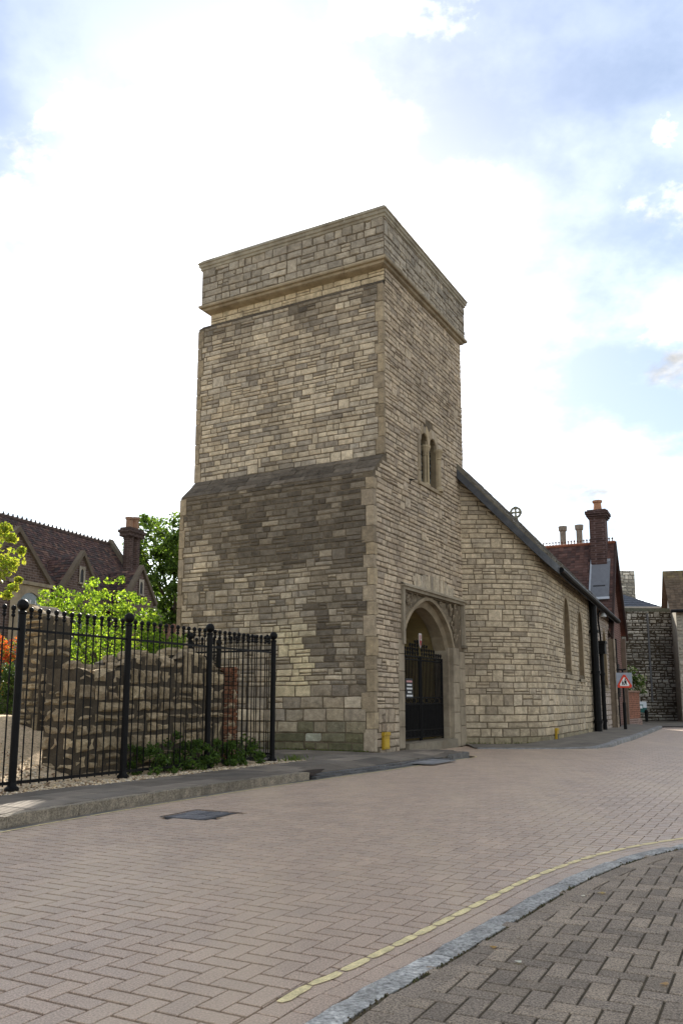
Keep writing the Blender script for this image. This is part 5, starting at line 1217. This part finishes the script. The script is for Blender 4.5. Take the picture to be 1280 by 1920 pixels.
# bright shrub behind the ruin: many upright shoots
rng.seed(21); cen = []
for i in range(60):
    a = rng.random(); bx_ = lerp(-5.1, -3.25, a) + rng.gauss(0, .12); by_ = rng.uniform(14.2, 15.7); top_ = 2.2 + 1.05 * math.sin(math.pi * min(1, .12 + a * .95)) ** .7 * rng.uniform(.65, 1.0)
    for k in range(9): t = k / 8; cen.append((bx_ + (bx_ + 4.2) * .15 * t + rng.gauss(0, .05), by_ + rng.gauss(0, .05), lerp(1.25, top_, t), 1.05 - .55 * t))
plant('garden_shrub', 'bright lime green leafy shrub rising behind the ruined garden wall', 'shrub', (-4.2, 15, .7), cen, 15000, .056, .2, LIME + [(.07, .13, .02)], 'leaf', .06, 26, (-4.2, 15, 1.6))
# dark tree behind the tower
cen = crown(-9.0, 45, 7.6, 3.0, 3.0, 3.9, 130, .35) + crown(-8.6, 45.5, 4.0, 2.8, 2.5, 2.6, 70, .35)
plant('broadleaf_tree', 'tall green tree half hidden behind the left side of the tower', 'tree', (-8.8, 45.2, 0), cen, 30000, .19, .66, MIDG + [(.14, .22, .04)], 'leaf', .3, 30, (-9, 45.2, 6))
# tree leaning in at the left edge
cen = crown(-6.1, 13.2, 3.2, .95, .8, .85, 34) + [(-5.3, 13.2, 3.62, .5), (-5.25, 13.15, 3.2, .5), (-5.22, 13.2, 2.82, .45), (-5.4, 13.2, 3.8, .5), (-5.4, 13.1, 3.0, .6), (-5.14, 13.2, 2.95, .3), (-5.12, 13.2, 3.42, .3), (-5.3, 13.2, 2.7, .4)]
plant('young_tree', 'yellow green young tree reaching in over the railings at the left edge', 'tree', (-6.5, 13.4, .4), cen, 3000, .075, .22, [(.28, .33, .045), (.22, .3, .04), (.32, .33, .07)], 'leaf', .05, 18, (-6.3, 13.3, 2.4))
cen = crown(-7.85, 19.6, 2.0, .85, .6, .75, 34)
plant('red_leaved_shrub', 'shrub with red young leaves in front of the school window', 'shrub', (-8.1, 19.8, .7), cen, 2400, .075, .2, [(.45, .09, .03), (.36, .06, .03), (.30, .14, .04), (.14, .17, .04)], 'leaf', .05, 12)
cen = [(-6.9 + rng.gauss(0, .22), 17.6 + rng.gauss(0, .2), rng.uniform(.75, 1.75), .8) for i in range(46)]
plant('conifer', 'dark green feathery conifer at the left edge behind the gravel', 'conifer', (-6.9, 17.7, .7), cen, 3600, .05, .2, DKG + [(.08, .13, .03)], 'darkleaf', .05, 10)
# creepers at the foot of the ruin
for k, (p, label) in enumerate(((-5.95, 'low green creeper at the ruin foot beside the second railing post'), (-5.1, 'tallest green weed clump at the ruin foot between two railing posts'), (-4.25, 'low green creeper at the brick end of the ruined garden wall'))):
    cen = [T(p + rng.uniform(-.5, .5), rng.uniform(.18, .62), .12 + rng.random() ** 1.5 * (.5 if k == 1 else .36)) + (rng.uniform(.5, 1),) for i in range(26)]
    o = plant('creeper', label, 'plant', T(p, .4, .09), cen, 1300, .05, .13, MIDG, 'leaf', .012, 10, T(p, .4, .3), 'weeds along the foot of the ruin')
gt_ = MB()
for i in range(90):
    p, q = -3.18 + rng.gauss(0, .16), .12 + rng.gauss(0, .05) - .02; x, y, z = T(p, q, .1); h = rng.uniform(.04, .13); dx, dy = rng.gauss(0, .03), rng.gauss(0, .03); gt_.add([(x - .004, y, z), (x + .004, y, z), (x + dx * .5 + .003, y + dy * .5, z + h * .6), (x + dx, y + dy, z + h)], [(0, 1, 2), (0, 2, 3)], mulc((.10, .15, .03), rng.uniform(.7, 1.3)))
tag(gt_.build('grass_tuft', M['leaf'], recalc=False), 'small grass tuft at the foot of the end railing post', 'grass')
ms = MB()
for i in range(420):                                               # moss and tiny weeds along the foot of the walls
    if i < 240: x, y, z = T(-.53 - abs(rng.gauss(0, .02)), rng.uniform(.1, 2.6), .1)
    else: x, y = CW.at(rng.uniform(.05, U_N + 1), .03 + abs(rng.gauss(0, .02))); z = .05
    h = rng.uniform(.01, .045); ms.add([(x - .01, y, z), (x + .012, y, z), (x + rng.gauss(0, .012), y - .006, z + h)], [(0, 1, 2)], mulc((.09, .11, .03), rng.uniform(.6, 1.4)))
mo = ms.build('weeds', M['leaf'], None, 'stuff', recalc=False); mo['label'] = 'moss and tiny weeds along the foot of the tower and chapel'
cen = crown(13.1, 38.2, 1.9, .55, .4, .75, 16)
plant('white_flowering_shrub', 'shrub with pale flowers above the low brick wall by the house', 'shrub', (13.2, 38.3, 0), cen, 1100, .12, .3, [(.06, .11, .025), (.08, .14, .03), (.45, .45, .38)], 'leaf', .05, 8)
# tile-capped lean-to wall against the tower's left side
F8 = frame(-4.95, 20.0, R(90)); lw = thing('garden_store', 'low rubble wall with brown tiled coping against the left side of the tower', 'wall', (-4.3, 20.2, 0))
m_ = MB(); m_.box(F8, 0, 1.6, 0, .4, 0, 2.45, (.2, .16, .11)); m_.build('wall', M['mortar'], lw); S = Stones(); lay(S, lambda u, v, k: F8(u, -k, v), 0, 1.6, .2, 2.45, (.12, .2), (.16, .4), ruincol, jit=.02, gap=.016, pr=.02, bev=.02, rough=.02); S.link(M['rubble'], lw)
for i in range(11):
    for k in range(3):
        u = -.05 + i * .15; q0, q1 = -.1 + k * .16, .1 + k * .16; z0, z1 = 2.46 + k * .125, 2.62 + k * .125
        m_ = MB(); m_.add([F8(u + a * .075, q, z + .04 * (1 - a * a)) for q, z in ((q0, z0), (q1, z1)) for a in (-1, -.5, 0, .5, 1)], [(j, j + 1, j + 6, j + 5) for j in range(4)], mulc((.2, .105, .065), rng.uniform(.65, 1.2))); m_.build('roof_tile', M['tile'], lw)

# ------------------------------------------------------------------ old school at the left
FL = lambda t, f, z: (-10.72 + .384 * t + .923 * f, 38 + .923 * t - .384 * f, z)
sch = thing('school_house', 'victorian brick school with dark tiled roof and stone gables at the left', 'house', FL(-6, 0, 0)); bc2 = (.125, .088, .068)
m_ = MB(); m_.box(FL, -16, 0, -2.4, 2.4, 0, 4.95, bc2); m_.add([FL(0, -2.4, 4.95), FL(0, 2.4, 4.95), FL(0, 0, 8.1)], [(0, 1, 2)], bc2); m_.build('wall', M['brick'], sch)
m_ = MB(); m_.add([FL(-16, 2.7, 4.65), FL(.1, 2.7, 4.65), FL(.1, 0, 8.2), FL(-16, 0, 8.2), FL(-16, -2.7, 4.65), FL(.1, -2.7, 4.65)], [(0, 1, 2, 3), (3, 2, 5, 4)], (.085, .055, .045)); sroof = m_.build('roof', M['tile'], sch)
def tile_slope(A_, B_, C_, D_, rows, w, cols, mb):                  # A-B eaves, D-C top
    A_, B_, C_, D_ = map(Vector, (A_, B_, C_, D_)); nrm = (B_ - A_).cross(D_ - A_).normalized()
    if nrm.z < 0: nrm = -nrm
    for k in range(rows):
        f0, f1 = k / rows, min(1, (k + 1.25) / rows); a0, b0 = A_.lerp(D_, f0), B_.lerp(C_, f0); a1, b1 = A_.lerp(D_, f1), B_.lerp(C_, f1); L_ = (b0 - a0).length; n = max(1, int(L_ / w))
        for i in range(n):
            t0, t1 = (i + .03) / n, (i + .97) / n; o = nrm * rng.uniform(.02, .035); c = mulc(rng.choice(cols), rng.uniform(.7, 1.3))
            mb.add([a0.lerp(b0, t0) + o, a0.lerp(b0, t1) + o, a1.lerp(b1, t1) + nrm * .008, a1.lerp(b1, t0) + nrm * .008, a0.lerp(b0, t0), a0.lerp(b0, t1)], [(0, 1, 2, 3), (4, 5, 1, 0)], c)
TC = [(.10, .055, .045), (.075, .045, .04), (.13, .075, .055), (.06, .045, .04)]
tl = MB(); tile_slope(FL(-12, 2.7, 4.65), FL(.1, 2.7, 4.65), FL(.1, 0, 8.2), FL(-12, 0, 8.2), 34, .16, TC, tl); tl.build('roof_tiles', M['tile'], sroof, 'stuff')
for i in range(40):
    m_ = MB(); m_.lathe(FL(-10 + i * .25, 0, 8.2), [(.025, 0), (.025, .06), (.055, .1), (.022, .13), (.035, .155), (.005, .19)], 6, (.05, .042, .038)); m_.build('ridge_finial', M['tile'], sroof)
m_ = MB(); m_.tube([FL(-14, 0, 8.2), FL(.1, 0, 8.2)], .09, 6, (.08, .055, .045)); m_.build('ridge_tile', M['tile'], sroof)
m_ = MB()
for sgnf in (1, -1):
    V = [FL(t, sgnf * f, z) for t in (0, .28) for f, z in ((0, 8.45), (0, 8.05), (2.85, 4.4), (2.85, 4.78))]; m_.add(V, [(0, 1, 2, 3), (4, 7, 6, 5), (0, 3, 7, 4), (1, 5, 6, 2), (3, 2, 6, 7)], (.15, .125, .09))
m_.build('gable_coping', M['ashlar'], sch)
def bay(t, hw, fo, za, ze, zl, label_roof=True, win=None):
    m_ = MB(); m_.add([FL(t - hw, fo, 0), FL(t + hw, fo, 0), FL(t + hw, fo, ze), FL(t, fo, za), FL(t - hw, fo, ze), FL(t - hw, 1.0, 0), FL(t + hw, 1.0, 0), FL(t + hw, 1.0, ze), FL(t - hw, 1.0, ze)], [(0, 1, 2, 3, 4), (0, 4, 8, 5), (1, 6, 7, 2)], bc2); b_ = m_.build('gabled_bay', M['brick'], sch)
    back = lambda z: (8.2 - z) / (3.55 / 2.7)
    m_ = MB(); 
    for s in (-1, 1): m_.face([FL(t, fo - .1, za), FL(t + s * (hw + .15), fo - .1, ze - .15), FL(t + s * (hw + .15), max(.3, back(ze) - .3), ze - .15), FL(t, back(za) - .2, za)], (.09, .055, .045))
    m_.build('bay_roof', M['tile'], b_); tl = MB()
    for s in (-1, 1): tile_slope(FL(t + s * (hw + .15), fo - .05, ze - .15), FL(t + s * (hw + .15), max(.3, back(ze) - .3), ze - .15), FL(t, back(za) - .2, za), FL(t, fo - .05, za), 13, .15, TC, tl)
    tl.build('bay_roof_tiles', M['tile'], b_, 'stuff')
    for s in (-1, 1):
        m_ = MB(); V = [FL(t + s * a, f, z) for f in (fo - .12, fo + .1) for a, z in ((0, za + .22), (0, za + .02), (hw + .1, ze - .16), (hw + .2, ze - .03))]; m_.add(V, [(0, 1, 2, 3), (4, 7, 6, 5), (0, 3, 7, 4), (1, 5, 6, 2), (3, 2, 6, 7)], (.15, .12, .085)); m_.build('coping', M['ashlar'], b_)
    return b_
FLp = lambda fo: (lambda u, v, o: FL(u, fo + o, v))
for t, hw, fo, za, ze in ((-5.3, 1.0, 2.95, 6.6, 5.25), (-1.5, .95, 2.95, 6.6, 5.3), (-9.3, 1.7, 3.5, 6.75, 5.1)):
    b_ = bay(t, hw, fo, za, ze, 0)
    if hw < 1.2:
        m_ = MB(); arch_panel(m_, t - .17, t + .17, za - 1.05, za - .42, t - .1, t + .1, za - .7, za - .52, FLp(fo), .04, -.03, (.42, .37, .28)); m_.box(lambda p, q, z: FL(p, fo + q, z), t - .17, t + .17, -.02, .08, za - 1.12, za - 1.05, (.4, .35, .26)); w_ = m_.build('niche', M['ashlar'], b_)
        m_ = MB(); m_.face([FL(t - .1, fo + .012, za - 1.05), FL(t + .1, fo + .012, za - 1.05), FL(t + .1, fo + .012, za - .5), FL(t - .1, fo + .012, za - .5)], (.03, .03, .03)); m_.build('slit', M['paint'], w_)
        m_ = MB(); m_.box(lambda p, q, z: FL(p, fo + q, z), t - .6, t + .6, 0, .04, 2.2, 4.2, (.36, .3, .22)); w_ = m_.build('window', M['ashlar'], b_); m_ = MB(); m_.face([FL(t - .45, fo + .045, 2.3), FL(t + .45, fo + .045, 2.3), FL(t + .45, fo + .045, 4.1), FL(t - .45, fo + .045, 4.1)]); m_.build('pane', M['glass'], w_)
    else:
        tt = -8.55; m_ = MB(); arch_panel(m_, tt - .95, tt + .95, 2.6, 5.0, tt - .55, tt + .55, 4.2, 4.75, FLp(fo), .05, -.02, (.42, .34, .22), 12); m_.box(lambda p, q, z: FL(p, fo + q, z), tt - 1.0, tt + 1.0, 0, .12, 5.0, 5.12, (.36, .3, .2)); m_.box(lambda p, q, z: FL(p, fo + q, z), tt - .95, tt + .95, 0, .14, 2.45, 2.6, (.36, .3, .2)); w_ = m_.build('window', M['ashlar'], b_)
        m_ = MB(); m_.face([FL(tt - .56, fo + .012, 2.6), FL(tt + .56, fo + .012, 2.6), FL(tt + .56, fo + .012, 4.75), FL(tt - .56, fo + .012, 4.75)]); m_.build('pane', M['glass'], w_)
        m_ = MB()
        for u in (-.5, -.25, 0, .25, .5): m_.box(lambda p, q, z: FL(p, fo + q, z), tt + u - .025, tt + u + .025, .015, .04, 2.6, 4.5, (.7, .7, .68))
        for z in (2.65, 3.05, 3.45, 3.85, 4.25): m_.box(lambda p, q, z_: FL(p, fo + q, z_), tt - .55, tt + .55, .016, .038, z - .02, z + .02, (.7, .7, .68))
        m_.build('glazing_bars', M['paint'], w_)
# low catslide roof and gutter between the bays
m_ = MB(); m_.face([FL(-7.6, 3.3, 4.55), FL(-6.2, 3.3, 4.55), FL(-6.2, 2.2, 5.9), FL(-7.6, 2.2, 5.9)], (.08, .05, .045)); cs_ = m_.build('catslide_roof', M['tile'], sch)
tl = MB(); tile_slope(FL(-7.6, 3.32, 4.55), FL(-6.2, 3.32, 4.55), FL(-6.2, 2.2, 5.92), FL(-7.6, 2.2, 5.92), 13, .15, TC, tl); tl.build('roof_tiles', M['tile'], cs_, 'stuff')
m_ = MB(); m_.tube([FL(-7.65, 3.42, 4.55), FL(-6.1, 3.42, 4.55)], .07, 8); m_.build('gutter', M['iron'], sch)
m_ = MB(); m_.tube([FL(-7.62, 3.42, 4.55), FL(-7.7, 3.3, 4.8), FL(-7.7, 2.95, 5.0), FL(-7.7, 2.9, 5.4)], .05, 8, (.35, .35, .36)); m_.build('rain_pipe', M['paint'], sch)
cbk = (.07, .045, .036); co = None
m_ = MB()
for d_ in (-.24, .24): m_.lathe(FL(.35 + d_, 1.0, 0), [(.27, 6.8), (.27, 6.95), (.235, 7.05), (.235, 8.35), (.26, 8.4), (.26, 8.48), (.23, 8.5)], 8, cbk)
co = m_.build('chimney', M['brick'], sch)
m_ = MB(); m_.box(FL, -.2, .9, .7, 1.3, 8.48, 8.66, mulc(cbk, .85)); m_.box(FL, -.25, .95, .65, 1.35, 8.66, 8.8, mulc(cbk, .8)); m_.box(FL, -.18, .88, .72, 1.28, 8.8, 8.9, mulc(cbk, .9)); m_.build('chimney_cap', M['brick'], co)
for d_, h_ in ((-.24, .5), (.22, .58)): m_ = MB(); m_.lathe(FL(.35 + d_, 1.0, 8.9), [(.19, 0), (.16, .06), (.15, h_ - .12), (.19, h_ - .1), (.2, h_), (.14, h_), (.14, h_ - .1)], 10, (.27, .16, .10)); m_.build('chimney_pot', M['tile'], co)
m_ = MB(); m_.box(FL, -.15, .85, .6, 1.45, 0, 6.6, bc2); m_.box(FL, -.2, .9, .55, 1.5, 6.6, 6.85, (.1, .065, .05)); m_.build('chimney_base', M['brick'], sch)

# ------------------------------------------------------------------ litter on the near pavement
def dead_leaf(x, y, s, c, label, cat='leaf', name='fallen_leaf'):
    m_ = MB(); n = 7; V = [(x + s * math.cos(a) * (1 if k % 2 else .6), y + s * .7 * math.sin(a) * (1 if k % 2 else .7), .021 + s * .25 * rng.random()) for k, a in enumerate([i * 6.283 / n for i in range(n)])] + [(x, y, .021 + s * .35)]
    m_.add(V, [(i, (i + 1) % n, n) for i in range(n)], c); tag(m_.build(name, M['leaf'], recalc=False), label, cat)
dead_leaf(1.18, 3.26, .022, (.5, .33, .17), 'curled tan leaf lying alone on the grey pavers at right')
dead_leaf(1.40, 4.72, .03, (.48, .36, .16), 'dry yellowish leaf near the granite kerb bend')
dead_leaf(.64, 3.72, .022, (.42, .27, .1), 'brown leaf caught against the back of the kerb')
dead_leaf(.70, 3.52, .02, (.75, .75, .72), 'white scrap lying on the grey pavers near the kerb', 'litter', 'paper_scrap')
dead_leaf(1.28, 4.66, .016, (.72, .73, .74), 'tiny white scrap beside the dry leaf at the kerb bend', 'litter', 'paper_scrap')
